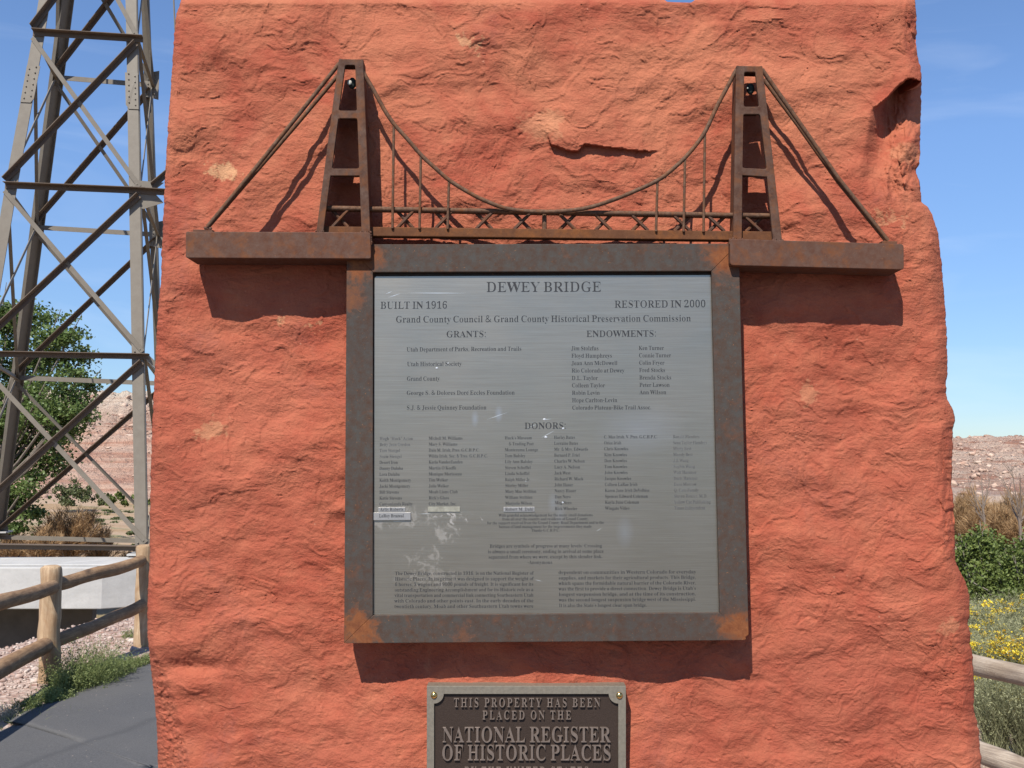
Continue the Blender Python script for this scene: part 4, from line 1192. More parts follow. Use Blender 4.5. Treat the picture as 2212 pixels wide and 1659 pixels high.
def tower_build(o, hs, legs, depth=.042):
    outer = [o[0], o[1], o[2], legs[1], hs[2][1], hs[2][0], legs[0], o[3]]
    yf = YT + .003
    tp_ = plate('suspension_tower', outer, yf, yf + .006, RTOWER, bm_, [rounded(hs[0], 3, 2), rounded(hs[1], 4, 2)])
    plate('rear_face', outer, yf + depth - .004, yf + depth + .002, RTOWER, tp_, [rounded(hs[0], 3, 2), rounded(hs[1], 4, 2)])
    for a, b, s_ in ((o[0], o[3], 1), (o[1], o[2], -1)):
        mb = MB(); A, B = P(*a, yf + .006), P(*b, yf + .006); t = Vector((.0035 * s_, 0, 0)); k = Vector((0, depth - .010, 0)); e = Vector((.0008 * s_, 0, 0))
        mb.prism([A + e, A + e + t, B + e + t, B + e], k); mb.build('tower_web', RTOWER, tp_)
    mb = MB(); A, B = P(*o[0], yf + .006), P(*o[1], yf + .006)
    mb.prism([A + Vector((.005, 0, -.0008)), B + Vector((-.005, 0, -.0008)), B + Vector((-.005, 0, -.006)), A + Vector((.005, 0, -.006))], (0, depth - .010, 0)); mb.build('tower_cap', RTOWER, tp_)
    for i in (0, 1):      # cross plates between the two faces
        A, B = P(*hs[i][3], yf + .006), P(*hs[i][2], yf + .006)
        mb = MB(); mb.prism([A + Vector((-.002, 0, -.002)), B + Vector((.002, 0, -.002)), B + Vector((.002, 0, -.006)), A + Vector((-.002, 0, -.006))], (0, depth - .010, 0)); mb.build('tower_shelf', RTOWER, tp_)
tower_build([(732, 127), (784.7, 128), (799.7, 500.9), (683.2, 500.0)],
            [[(745.5, 140.4), (767, 140.4), (770.7, 238.5), (732, 238.5)], [(730.6, 255.7), (771.8, 255.7), (775.5, 363.8), (716.9, 363.8)], [(714, 379.5), (776.4, 379.5)]], [(698.4, 500.2), (780.6, 500.8)])
tower_build([(1590.7, 141.7), (1647.3, 142.6), (1689.6, 518.4), (1583.8, 515.2)],
            [[(1608, 155.3), (1632, 155.3), (1639.7, 230), (1607, 230)], [(1605.8, 246.6), (1642, 246.6), (1656.3, 364.8), (1604, 362.4)], [(1604, 378.4), (1657, 382)]], [(1602.8, 515.8), (1670, 517.8)])
def rod(name, pts, r_, Y, seg=10, mt=RROD, Y2=None):
    mb = MB(); n = len(pts)
    yy = [Y + ((Y2 - Y) * i / (n - 1) if Y2 is not None else 0) for i in range(n)]
    mb.tube([P(u, v, y_) for (u, v), y_ in zip(pts, yy)], r_, seg); return mb.build(name, mt, bm_, True)
def spline2(pts, n=6):
    v = cat([Vector((a, b, 0)) for a, b in pts], n); return [(q.x, q.y) for q in v]
YM = YT + .021
mc = [(783, 150), (788.4, 162.7), (808.4, 197), (822, 222), (833.4, 242), (852, 269), (880.6, 301), (911, 336), (941.3, 364), (971.6, 390.3), (1015.4, 417.3), (1049, 434), (1089.5, 449.3), (1133, 456), (1177, 457.7), (1217.6, 456), (1268, 449.3), (1318.7, 434), (1369, 414), (1419.8, 390.3), (1453.5, 365), (1482, 338), (1507.4, 307.8), (1526, 279), (1549, 229), (1570, 190), (1586.8, 158), (1592, 150)]
rod('main_cable', spline2(mc, 4), .0037, YT + .010)
# back stays: a pair on each side meeting at one foot
rod('back_stay', [(733, 137), (640, 254), (545, 372), (448, 490)], .0037, YT + .010)
rod('back_stay', [(730, 163), (640, 270), (545, 380), (449, 491)], .0036, YT + .034, Y2=YT + .012)
rod('back_stay', [(1646, 150), (1722, 258), (1810, 384), (1918, 520)], .0037, YT + .010)
rod('back_stay', [(1650, 172), (1722, 268), (1810, 392), (1915, 521)], .0036, YT + .036, Y2=YT + .012)
for (u0, u1, v0, v1) in ((417, 459, 495.5, 501), (1905, 1938, 520.5, 526.5)):
    plate('anchor_foot', [(u0, v0), (u1, v0 + .6), (u1, v1 + .5), (u0, v1)], YT + .004, YT + .030, RSLAB, bm_, bv=.0005)
def rail_v(u): return 450 + (u - 716) / (1664 - 716) * 16.5
def beam_v(u): return 489.8 + (u - 813) / (1552 - 813) * 8.3
rod('deck_rail', [(700, rail_v(700)), (1176, rail_v(1176)), (1672, rail_v(1672))], .0046, YM)
rod('deck_rail', [(700, rail_v(700) + 3), (1176, rail_v(1176) + 3), (1672, rail_v(1672) + 3)], .0036, YM + .013)
plate('deck_beam', [(697, beam_v(697)), (1675, beam_v(1675) + .5), (1675, beam_v(1675) + 20), (697, beam_v(697) + 20)], YM - .004, YM + .014, RDECK, bm_)
for u in (849.6, 908, 968.7, 1419, 1478.5, 1521.5):
    vt = np.interp(u, [a for a, b in mc], [b for a, b in mc]); rod('hanger', [(u + 1.2, vt + 1), (u - 1.8, beam_v(u) + 3)], .0023, YT + .0105, 8, Y2=YM - .0062)
rod('centre_post', [(1176, 462), (1176, 496)], .0040, YM, 8)
for i, u in enumerate((735, 875.5, 958, 1045.7, 1128, 1226, 1303.5, 1382.7, 1473.7, 1548, 1628)):
    fr = u < 1176
    a = [(u - 17, beam_v(u) + 2), (u + 17, rail_v(u) + 4)]; b = [(u - 17, rail_v(u) + 4), (u + 17, beam_v(u) + 2)]
    rod('truss_brace', a, .0032, YM + (0 if fr else .006), 7, RTOWER); rod('truss_brace', b, .0032, YM + (.006 if fr else 0), 7, RTOWER)
# mounting studs half hidden in the tower heads
GRNB = plain('dark_green_patina', (0.035, 0.045, 0.04), .9, .0, nz=(200, (.06, .075, .06)))
PALE = plain('pale_blob_coat', (0.62, 0.60, 0.52), .6)  # pale coat of the small blob on each stud
for (u, v, w_) in ((759, 184, 1), (1619, 196, 0)):
    mb = MB(); mb.ball(P(u + 2, v - 4, YT + .028), .0070, 10, 7, (1, .8, 1.5)); ms_ = mb.build('mounting_stud', GRNB, bm_, True)
    mb = MB(); mb.ball(P(u - 4, v - 6, YT + .0205), .0040 if w_ else .0014, 8, 6, (1, .5, 1.3)); mb.build('pale_blob', PALE, ms_, True)

# weld beads where pieces meet
rw = random.Random(8)
def weld(a, b, Y, r_=.0022, par=None):
    A, B = P(*a, Y), P(*b, Y); n = max(4, int((B - A).length / .0032)); mb = MB()
    for i in range(n + 1):
        p = A.lerp(B, i / n) + Vector((rw.uniform(-.0006, .0006), 0, rw.uniform(-.0005, .0005))); mb.ball(p, r_ * rw.uniform(.75, 1.2), 7, 5, (1, .7, .9))
    mb.build('weld_bead', RSLAB, par or bm_, True)
for a, b in (((683, 500), (699, 500.2)), ((780, 500.8), (800, 501.2)), ((1584, 515.6), (1603, 516)), ((1670, 518), (1690, 518.8)), ((800.8, 503), (801.4, 527)), ((1577.3, 517), (1577.3, 526))):
    weld(a, b, YT + .004)
for u, v in ((449, 491), (1917, 521.5)): weld((u - 5, v + 2), (u + 5, v + 2.3), YT + .010, .0028)
for u in (849.6, 908, 968.7, 1419, 1478.5, 1521.5): weld((u - 2.8, beam_v(u) + 2.5), (u - .8, beam_v(u) + 2.5), YM - .005, .0016)

# ================================================================== DONOR PLAQUE
YF = -.050; YP = -.0425
dp = thing('donor_plaque', P(1176, 960, -.02), 'large square brushed metal plaque in a rusted steel frame below the bridge model', 'plaque')
oT, iT = [(749, 527.8), (1596, 526)], [(805.5, 588), (1537, 585.3)]
oB, iB = [(743, 1390), (1617.5, 1383)], [(805.3, 1329.3), (1555.2, 1323.6)]
plate('frame_bar', [oT[0], oT[1], iT[1], iT[0]], YF, -.006, RFRAME, dp, bv=.0010)
plate('frame_bar', [oB[0], iB[0], iB[1]] + rounded([iB[1], oB[1], oB[0]], 14, 5, skip=(0, 2))[1:-1], YF, -.006, RFRAME, dp, bv=.0010)
def lerp2(a, b, t): return (a[0] + (b[0] - a[0]) * t, a[1] + (b[1] - a[1]) * t)
g_ = .0006
plate('frame_bar', [oT[0], iT[0], iB[0], oB[0]], YF + .0004, -.006, RFRAME, dp, bv=.0010)
plate('frame_bar', [oT[1], (1617.5, 1371), (1606, 1380), iB[1], iT[1]], YF + .0004, -.006, RFRAME, dp, bv=.0010)
def lerpuv(u, v):  # skew of the plate
    return (u, v)
plate('metal_plate', rounded([(808.6, 596.5), (1538.6, 593.6), (1556, 1326.3), (806, 1332)], 6, 4, skip=(1, 3)), YP, YP + .004, PLATE, dp, bv=.0006)
plate('backing_plate', [(800, 582), (1542, 579), (1560, 1330), (800, 1336)], YP + .005, YP + .008, RFRAME, dp)

# ---- serif letters (outlines in thousandths of an em)
GLYPHS = r'''A 437 -9,0 -9,18 9,21 24,30 49,75 206,466 224,465 384,87 411,34 425,22 443,18 443,0 229,0 229,18 270,25 283,46 273,81 253,132 103,132 79,71 76,59 75,48 87,26 124,18 128,18 128,0|113,161 242,161 177,319
B 443 16,0 16,17 45,22 62,32 72,51 75,82 75,369 69,412 51,433 15,439 15,455 220,455 297,449 352,429 385,396 396,351 389,313 369,283 335,261 287,247 344,231 385,206 410,173 418,132 415,102 407,76 392,54 371,35 345,19 314,9 278,2 238,0|182,252 188,252 234,257 263,272 279,301 285,345 281,385 269,412 248,428 216,434 198,432 188,425 182,391|222,24 259,30 283,49 291,63 296,81 300,103 301,128 299,154 295,176 287,194 277,208 263,218 245,225 223,230 197,231 182,231 182,65 190,33 202,26
C 468 257,-11 224,-9 193,-3 164,6 137,20 113,37 91,56 72,79 56,104 43,132 34,162 28,194 26,228 28,262 34,294 43,323 56,351 72,376 92,399 114,418 139,435 166,448 195,458 226,464 259,465 283,464 309,459 337,451 367,440 388,435 408,443 419,465 437,465 437,308 420,308 407,338 392,364 375,387 356,407 335,423 313,434 290,441 265,443 212,430 174,389 151,321 144,226 152,138 177,74 219,36 278,24 298,25 318,29 338,35 358,45 377,56 395,71 412,87 428,106 447,89 409,45 365,14 314,-5
D 496 20,0 20,17 47,21 63,30 71,46 74,75 74,374 71,407 61,426 43,435 15,439 15,455 222,455 278,452 328,441 370,422 405,396 433,364 452,325 464,279 468,228 453,128 408,57 333,14 228,0|222,24 253,27 279,37 302,53 319,75 333,104 343,139 349,181 351,229 343,318 319,382 279,420 223,433 202,431 190,423 182,385 182,72 190,34 202,27
E 442 14,0 14,17 44,20 62,30 72,48 75,78 75,369 72,405 62,425 44,435 16,439 16,455 399,455 399,320 383,320 378,349 369,373 356,392 340,406 320,417 295,424 266,429 232,430 200,428 186,417 183,388 183,246 193,246 232,252 259,269 269,282 277,300 283,321 288,345 304,345 304,118 287,118 273,181 259,201 241,213 185,222 183,222 183,67 185,47 192,35 230,28 254,28 276,30 295,34 313,39 345,53 371,75 393,105 411,143 430,143 402,0
F 404 15,0 15,17 45,23 62,34 72,53 75,84 75,375 71,405 61,423 43,433 14,439 14,455 394,455 394,320 377,320 369,357 355,385 336,406 310,420 294,425 275,428 254,430 230,431 200,429 186,421 182,398 182,247 190,247 229,253 256,270 266,284 274,301 280,322 284,347 302,347 302,118 285,118 280,146 274,168 266,187 257,200 229,218 189,224 182,224 182,81 188,43 196,31 210,24 257,17 257,0
G 508 268,-10 233,-8 200,-3 170,7 141,19 116,36 93,55 74,77 57,103 44,131 35,161 29,194 28,229 29,263 35,295 44,324 57,352 74,377 93,399 115,419 139,435 166,448 195,458 225,464 257,465 284,464 311,459 340,451 369,441 388,436 406,443 419,465 437,465 437,308 420,308 412,327 403,346 393,363 382,379 357,406 329,426 299,439 267,443 214,430 176,389 153,322 146,228 148,178 154,135 165,98 180,67 199,44 221,26 246,16 275,13 308,16 328,27 339,45 343,71 343,128 339,154 329,170 309,179 275,182 275,198 500,198 500,182 473,179 457,171 449,155 446,128 446,29 402,12 357,0 313,-8
H 523 15,0 15,17 45,22 62,32 72,50 75,81 75,379 71,406 62,424 44,434 16,439 16,455 242,455 242,439 204,432 187,415 182,379 182,251 342,251 342,379 337,415 320,432 282,439 282,455 507,455 507,439 478,434 461,424 452,407 449,379 449,81 452,52 461,33 478,22 507,17 507,0 282,0 282,17 311,21 329,31 339,49 342,81 342,221 182,221 182,81 185,50 194,32 212,22 242,17 242,0
I 261 13,0 13,17 42,23 61,32 72,49 75,75 75,387 72,412 63,427 45,435 13,439 13,455 244,455 244,439 214,435 196,427 186,412 183,387 183,77 187,44 206,26 246,17 246,0
J 330 109,-65 78,-62 51,-54 29,-40 11,-22 0,-1 -3,23 0,44 11,61 26,71 44,75 64,71 79,62 89,47 93,28 85,-1 77,-19 84,-35 105,-40 126,-36 139,-25 148,21 148,367 142,409 135,422 122,430 79,439 79,455 314,455 314,439 277,431 266,423 260,411 255,367 255,89 246,21 219,-27 173,-56
K 510 16,0 16,17 45,22 63,32 72,50 75,81 75,379 72,406 63,424 45,434 17,439 17,455 242,455 242,439 205,432 187,415 183,379 183,234 321,373 342,398 349,418 334,434 291,439 291,455 486,455 486,439 477,439 447,434 415,419 381,395 345,361 271,285 463,46 487,25 519,17 519,0 281,0 281,17 306,18 322,21 334,34 316,66 199,214 183,198 183,81 186,50 195,32 213,22 242,17 242,0
L 426 15,0 15,17 45,22 62,32 72,50 75,81 75,379 71,407 62,425 44,434 16,439 16,455 250,455 250,439 208,434 196,427 188,416 182,379 182,83 185,47 200,31 234,28 257,28 278,31 297,34 315,40 345,56 370,80 381,95 391,112 400,132 409,154 427,154 402,0
M 634 14,0 14,17 43,22 61,32 72,50 75,79 75,382 71,416 53,432 15,439 15,455 185,455 317,142 449,455 617,455 617,439 590,433 573,423 563,405 560,378 560,85 565,43 582,23 617,17 617,0 396,0 396,17 433,25 450,44 455,83 455,399 288,0 270,0 105,389 105,80 109,48 120,30 139,20 169,17 169,0
N 494 403,-11 107,350 107,79 110,49 119,31 136,21 167,17 167,0 18,0 18,17 54,23 71,41 76,79 76,388 36,433 18,439 18,455 156,455 391,169 391,377 386,414 369,431 331,439 331,455 480,455 480,439 450,434 433,425 425,407 422,377 422,-11
O 525 261,-11 236,-10 213,-6 190,-1 169,7 148,17 129,29 111,43 94,58 79,75 66,93 55,113 45,134 37,156 32,179 29,203 28,228 29,252 32,276 37,299 45,321 55,342 66,362 79,380 95,397 112,413 130,426 149,438 170,448 192,456 216,462 240,465 265,466 290,465 313,462 336,456 357,448 378,439 397,427 415,414 431,399 446,382 459,364 471,344 481,323 488,301 494,277 497,253 498,228 497,203 494,179 488,156 481,134 471,113 459,93 446,75 430,58 414,43 395,29 376,17 355,7 333,-1 310,-6 286,-10|265,12 315,26 351,66 372,133 379,228 377,278 371,321 362,358 348,389 330,412 310,430 286,440 260,443 210,430 174,389 152,322 145,228 147,178 153,135 163,98 177,67 195,43 215,26 238,16
P 418 15,0 15,17 45,22 62,32 72,50 75,81 75,379 71,406 62,424 44,434 16,439 16,455 214,455 253,454 287,452 315,447 336,440 366,422 390,398 404,367 409,332 406,305 398,280 385,259 367,240 343,225 314,214 281,208 242,206 182,206 182,81 185,50 194,32 212,22 242,17 242,0|182,230 201,230 244,235 272,253 287,283 292,329 288,375 275,406 252,425 216,431 189,424 182,398
Q 525 378,-116 315,-108 262,-87 219,-51 187,-1 163,9 141,21 120,34 101,50 85,67 70,86 57,107 47,129 38,152 32,176 29,202 28,228 29,252 32,276 37,299 45,321 55,342 66,362 79,380 95,397 112,413 130,426 149,438 170,448 192,456 216,462 240,465 265,466 290,465 313,462 336,456 357,448 378,439 397,427 415,414 431,399 446,382 459,364 471,344 481,323 488,301 494,277 497,253 498,228 496,188 487,152 473,117 454,86 430,57 401,34 368,15 330,0 352,-35 378,-60 409,-76 445,-81 492,-73 495,-92 465,-102 435,-110 406,-114|265,12 316,26 351,66 373,133 380,228 378,278 372,321 362,358 348,389 330,412 310,430 286,440 260,443 210,430 174,389 152,322 145,228 147,178 153,135 163,98 178,67 195,43 216,26 239,16
R 473 15,0 15,17 45,22 62,32 72,50 75,81 75,379 71,406 62,424 44,434 16,439 16,455 217,455 264,453 305,448 339,439 367,426 389,409 405,388 414,363 417,334 411,296 392,265 360,241 315,224 432,50 452,26 478,17 480,17 480,0 338,0 201,212 182,212 182,81 185,50 194,32 212,22 242,17 242,0|182,234 203,234 228,235 249,240 266,248 280,258 290,272 298,290 302,311 304,336 299,378 284,407 259,425 224,431 202,429 190,422 182,385
S 390 43,-11 43,158 62,158 72,124 83,94 96,70 111,50 129,34 149,24 172,17 197,15 231,20 257,36 273,60 279,89 275,110 265,129 248,146 225,160 163,191 135,205 112,221 92,236 77,253 65,270 56,289 51,309 50,332 54,370 67,403 88,429 115,449 148,462 185,466 229,461 282,448 291,446 300,445 313,450 320,466 339,466 339,319 322,319 310,354 293,385 272,410 248,429 222,441 194,445 163,440 140,426 125,406 120,380 124,356 137,336 189,303 253,273 317,233 337,211 350,188 359,133 354,93 339,58 314,29 281,8 261,0 240,-6 217,-9 192,-10 158,-8 126,1 98,9 85,12 69,7 61,-11
T 423 92,0 92,17 123,21 142,31 152,50 156,81 156,433 149,433 124,431 102,426 82,416 65,403 51,387 41,367 33,344 29,318 11,318 11,455 410,455 410,317 394,317 381,368 357,404 319,426 269,433 263,433 263,81 267,49 276,30 296,21 328,17 328,0
U 492 248,-13 205,-10 168,-2 138,10 114,29 96,52 83,81 76,115 73,155 73,379 70,406 61,424 43,434 15,439 15,455 240,455 240,439 202,432 185,415 181,379 181,140 182,112 186,88 193,68 203,51 232,29 275,22 326,31 363,56 385,99 392,159 392,378 389,406 379,423 360,433 328,439 328,455 474,455 474,439 448,432 433,421 425,404 422,378 422,181 420,133 412,92 398,58 380,32 356,13 325,-2 290,-10
V 428 212,-13 44,381 22,420 8,432 -14,439 -14,455 211,455 211,439 166,432 156,423 152,410 161,378 259,143 348,377 355,409 351,423 342,432 299,439 299,455 442,455 442,439 423,436 408,427 382,383 230,-13
W 611 171,-11 32,393 15,427 3,435 -15,439 -15,455 181,455 181,439 150,432 143,423 140,410 148,373 223,153 301,353 286,399 278,418 267,429 229,439 229,455 439,455 439,439 404,432 393,412 399,386 474,166 541,369 549,406 546,421 538,430 503,439 503,455 624,455 624,439 607,433 594,421 575,379 446,-11 428,-11 316,309 190,-11
X 471 11,0 11,17 33,21 53,30 72,45 90,66 193,208 78,386 47,425 33,435 16,439 14,439 14,455 244,455 244,439 229,439 200,433 190,415 201,388 265,289 322,373 339,414 328,432 293,439 293,455 458,455 458,439 455,439 427,435 403,423 357,373 281,265 413,57 436,28 461,17 464,17 464,0 238,0 238,17 243,17 278,23 290,41 275,79 210,183 138,81 124,45 137,24 174,17 174,0
Y 426 101,0 101,17 131,22 148,32 157,50 161,81 161,179 46,387 29,414 14,429 1,435 -13,438 -13,455 207,455 207,438 195,438 167,432 156,416 164,392 248,226 333,366 349,408 336,430 298,438 295,438 295,455 439,455 439,438 409,424 383,392 268,203 268,81 271,50 280,32 298,22 328,17 328,0
Z 442 20,0 20,11 276,430 214,430 141,420 115,407 94,386 76,356 61,316 44,316 57,455 406,455 406,443 153,29 239,29 272,31 302,37 327,47 349,61 368,80 384,103 397,131 407,164 424,164 407,0
a 344 255,-10 216,1 200,35 176,16 151,2 124,-6 95,-9 64,-4 40,11 25,34 20,63 23,84 31,104 45,121 63,136 88,150 119,164 156,177 199,190 199,241 196,266 187,282 171,292 148,296 115,290 104,274 113,257 123,231 120,215 110,202 95,194 77,191 59,194 45,203 36,218 33,236 37,259 49,278 69,295 95,308 126,316 162,318 195,317 223,312 246,304 263,292 276,277 285,259 291,236 293,210 293,62 295,40 304,34 320,42 329,28 312,11 294,-1 275,-8|151,34 174,41 199,63 199,169 164,157 138,139 123,114 118,84 126,46
b 361 43,-11 43,388 37,428 8,439 8,455 138,455 138,279 156,296 175,308 197,316 221,318 254,313 284,299 308,276 326,245 333,227 338,208 341,188 342,166 341,141 337,118 331,96 323,75 312,56 300,40 286,25 270,13 252,3 233,-4 213,-9 192,-10 170,-8 148,-1 126,11 105,28 53,-11|183,14 213,23 232,49 238,70 242,95 244,125 245,160 244,189 242,213 237,234 231,251 212,273 184,280 155,270 144,257 138,242 138,69 149,28
c 293 156,-10 119,-5 87,11 59,35 38,68 30,87 24,106 21,128 19,150 21,174 25,196 31,217 40,237 51,255 64,271 79,285 96,297 114,307 133,313 153,318 175,319 218,314 250,298 271,275 277,245 275,228 266,215 253,207 236,204 206,216 196,251 197,261 197,271 190,290 169,297 144,290 126,269 116,235 112,187 114,153 118,123 126,97 137,76 166,48 204,38 239,47 271,72 285,60 258,30 227,8 193,-6
d 370 140,-10 107,-5 78,10 53,35 35,66 28,85 23,104 20,125 19,147 21,172 24,196 29,217 36,237 55,272 81,297 112,313 146,318 168,316 189,309 207,297 223,280 223,401 220,419 212,430 176,439 176,455 319,455 319,75 325,41 335,32 353,28 353,11 325,9 294,6 260,-1 223,-10 223,39 207,18 188,2 166,-7|171,28 187,31 202,41 215,56 223,76 223,242 217,257 206,270 174,281 147,273 130,250 125,232 121,210 118,184 118,153 118,124 120,98 124,76 130,58 146,36
e 301 154,-10 117,-5 85,10 58,35 37,69 29,88 24,109 21,132 19,157 21,180 24,201 30,222 38,240 59,273 87,298 120,313 157,318 185,316 209,309 230,297 249,280 264,259 274,234 281,206 283,173 283,166 117,166 123,112 138,73 164,50 199,42 219,45 237,53 254,67 270,86 285,73 258,36 228,11 193,-5|116,192 201,192 201,215 193,277 181,292 161,297 141,291 127,274 119,244 116,203
f 214 15,0 15,16 40,22 50,35 52,73 52,277 16,277 16,310 52,310 52,353 54,378 60,400 71,419 85,436 102,448 123,457 147,463 174,465 212,460 240,446 257,425 263,400 260,381 252,367 239,358 224,355 195,365 187,376 185,391 193,420 196,426 197,433 193,441 180,443 163,440 153,430 148,390 148,310 203,310 203,277 148,277 148,65 150,40 158,26 173,18 199,16 199,0
g 327 146,-140 115,-139 89,-136 66,-130 48,-122 22,-100 14,-75 28,-46 69,-26 35,-1 24,30 28,54 42,74 67,92 102,110 67,128 42,150 27,179 22,212 27,242 40,268 60,289 88,305 120,315 157,318 196,315 233,304 317,304 317,268 268,268 286,237 291,203 288,176 276,151 258,131 234,116 205,106 172,103 157,103 142,104 112,94 104,84 101,71 111,55 141,49 175,49 259,40 285,29 303,13 312,-9 316,-37 313,-60 305,-80 291,-98 272,-113 248,-125 219,-133 185,-139|157,124 178,130 190,146 197,173 199,211 197,249 190,276 178,292 157,297 137,292 124,276 117,249 114,211 117,173 124,146 137,130|161,-116 205,-113 238,-104 257,-88 263,-66 260,-51 249,-41 205,-34 97,-34 79,-52 73,-73 79,-89 95,-103 122,-113
h 381 18,0 18,16 45,26 52,56 52,399 46,429 36,437 19,440 19,455 148,455 148,267 168,289 190,305 215,315 243,318 281,312 309,292 325,258 330,212 330,56 337,26 347,19 363,16 363,0 202,0 202,16 207,16 228,26 235,56 235,217 229,258 219,268 203,271 173,262 148,235 148,56 154,26 164,19 180,16 180,0
i 198 101,362 81,366 65,376 54,393 50,412 54,432 65,449 81,460 101,463 120,460 137,449 147,432 151,412 147,393 136,376 120,366|18,0 18,16 45,26 52,56 52,252 47,285 20,293 21,310 148,310 148,56 154,26 180,16 180,0
j 210 106,363 86,367 70,378 59,394 56,414 59,434 71,450 87,461 106,465 126,461 142,450 153,434 157,414 153,394 142,378 126,367|36,-140 -11,-131 -44,-105 -53,-88 -56,-70 -53,-53 -45,-40 -32,-32 -15,-29 15,-39 23,-51 26,-66 19,-87 11,-103 16,-113 31,-117 49,-113 58,-100 64,-54 64,250 56,284 43,291 22,294 22,310 159,310 159,-21 157,-49 151,-73 141,-94 127,-110 109,-124 88,-133 63,-138
k 359 17,0 17,16 45,26 52,56 52,398 47,429 38,436 20,439 21,455 148,455 148,169 227,248 240,264 244,278 235,290 209,293 206,293 206,310 345,310 345,293 308,284 275,260 222,209 346,34 360,21 376,16 376,0 211,0 211,16 217,16 234,20 239,32 232,49 163,147 148,134 148,56 154,26 180,16 180,0
l 199 18,0 18,16 45,26 52,56 52,398 47,429 38,436 20,439 20,455 148,455 148,56 154,26 180,16 180,0
m 554 18,0 18,16 45,26 52,56 52,253 46,284 36,291 19,294 19,310 146,310 146,265 166,288 188,305 212,315 237,318 268,315 292,304 310,286 320,261 341,286 364,304 390,315 418,318 455,312 482,292 498,258 504,212 504,56 510,26 520,19 536,16 536,0 377,0 377,16 393,19 403,26 410,56 410,217 404,258 394,268 377,271 349,263 324,237 324,56 331,26 340,19 356,16 356,0 199,0 199,16 215,19 225,26 232,56 232,217 226,258 216,268 199,271 170,262 146,235 146,56 152,27 162,19 177,16 177,0
n 381 18,0 18,16 45,26 52,56 52,253 46,284 36,291 19,294 19,310 148,310 148,267 168,290 190,306 215,315 243,318 281,312 309,292 325,258 330,212 330,56 337,26 347,19 363,16 363,0 202,0 202,16 207,16 228,26 235,56 235,217 229,258 219,268 203,271 173,262 148,235 148,56 154,26 164,19 180,16 180,0
o 336 169,-10 147,-9 127,-5 108,2 90,11 60,37 38,70 29,89 24,110 20,131 19,154 20,177 24,199 29,219 38,239 60,272 90,297 108,306 127,313 147,317 168,318 209,313 245,298 275,273 298,240 306,221 312,200 316,178 317,154 316,130 312,108 306,88 298,69 275,36 245,11 210,-5|169,11 193,18 209,39 217,81 220,154 219,194 217,227 213,253 208,271 192,292 169,299 144,292 128,271 123,253 120,227 118,194 117,154 120,82 128,39 144,18
p 371 17,-139 17,-124 40,-117 50,-101 52,-64 52,243 46,283 19,295 19,310 143,310 143,263 160,287 180,305 203,315 230,319 264,314 293,298 317,274 335,241 341,223 346,203 349,182 350,160 349,136 346,113 341,92 334,72 316,38 291,12 261,-5 227,-10 204,-7 183,1 164,14 148,32 148,-58 152,-99 167,-118 197,-123 197,-139|195,28 222,36 239,59 245,77 249,99 252,125 253,154 252,183 250,208 246,230 241,248 225,270 199,278 171,267 148,235 148,69 167,38
q 364 175,-139 175,-123 214,-114 221,-102 224,-83 224,29 206,12 187,0 165,-7 142,-9 108,-5 79,10 54,33 36,64 29,82 24,101 21,122 20,144 21,169 25,192 31,214 40,234 50,253 63,270 77,284 93,297 111,306 129,313 149,318 170,319 192,317 215,310 236,298 257,281 309,320 320,320 320,-83 326,-113 337,-120 354,-123 354,-139|179,30 208,40 218,52 224,67 224,241 213,281 179,295 150,286 131,261 125,242 120,218 118,189 117,156 118,126 120,100 125,78 131,60 150,37
r 287 18,0 18,16 45,26 52,56 52,252 46,285 20,293 21,310 146,310 146,252 165,280 187,301 210,314 233,318 258,315 275,304 286,287 289,266 287,248 278,234 265,225 248,222 222,231 207,250 189,260 175,255 162,241 152,220 149,192 149,56 152,37 159,25 197,16 197,0
s 288 151,-10 122,-6 87,6 73,9 60,4 51,-9 36,-9 36,105 53,105 66,68 87,39 112,21 140,15 162,18 179,27 189,40 192,58 183,84 156,105 107,130 76,148 54,169 41,193 37,220 44,259 65,291 80,303 98,312 118,317 141,319 166,316 199,308 206,306 213,305 223,308 230,319 244,319 244,222 228,222 215,254 196,277 174,291 149,296 130,294 116,286 108,274 105,259 115,232 146,212 191,189 221,172 241,151 253,127 257,95 255,72 250,51 241,33 228,18 212,6 194,-3 174,-8
t 228 124,-9 89,-4 66,10 53,36 48,71 48,279 20,279 20,300 88,369 129,424 144,424 144,310 208,310 208,279 144,279 144,82 149,51 157,43 168,40 189,49 206,75 222,66 205,33 182,9 155,-5
u 375 131,-10 91,-3 65,17 57,32 51,51 47,72 46,97 46,248 39,282 29,291 11,294 11,310 142,310 142,74 151,46 162,38 177,36 205,43 228,66 228,248 221,283 209,291 189,294 189,310 324,310 324,70 331,39 360,30 360,13 331,11 300,7 265,0 228,-10 228,40 209,19 186,3 160,-7
v 306 142,-10 38,248 22,281 12,290 -3,293 -3,310 164,310 164,294 156,294 136,290 129,276 130,268 185,122 236,253 241,272 232,289 203,294 203,310 305,310 305,295 289,289 278,279 260,243 160,-10
w 435 122,-10 17,265 6,284 -11,293 -11,310 138,310 138,293 120,289 114,276 116,266 120,253 167,127 211,235 201,266 190,288 168,295 168,310 323,310 323,293 302,288 296,276 296,269 298,262 336,141 382,256 387,275 380,289 356,295 356,310 445,310 445,295 425,284 412,258 304,-10 289,-10 223,197 140,-10
x 319 5,0 5,15 34,29 62,56 123,136 43,263 24,285 4,293 4,310 169,310 169,294 147,291 140,280 149,260 183,206 224,257 234,279 227,290 201,294 201,310 311,310 311,296 283,283 254,254 198,184 291,36 303,21 319,15 319,0 155,0 155,16 178,19 185,30 173,59 138,114 97,61 85,34 92,20 114,15 118,15 118,0
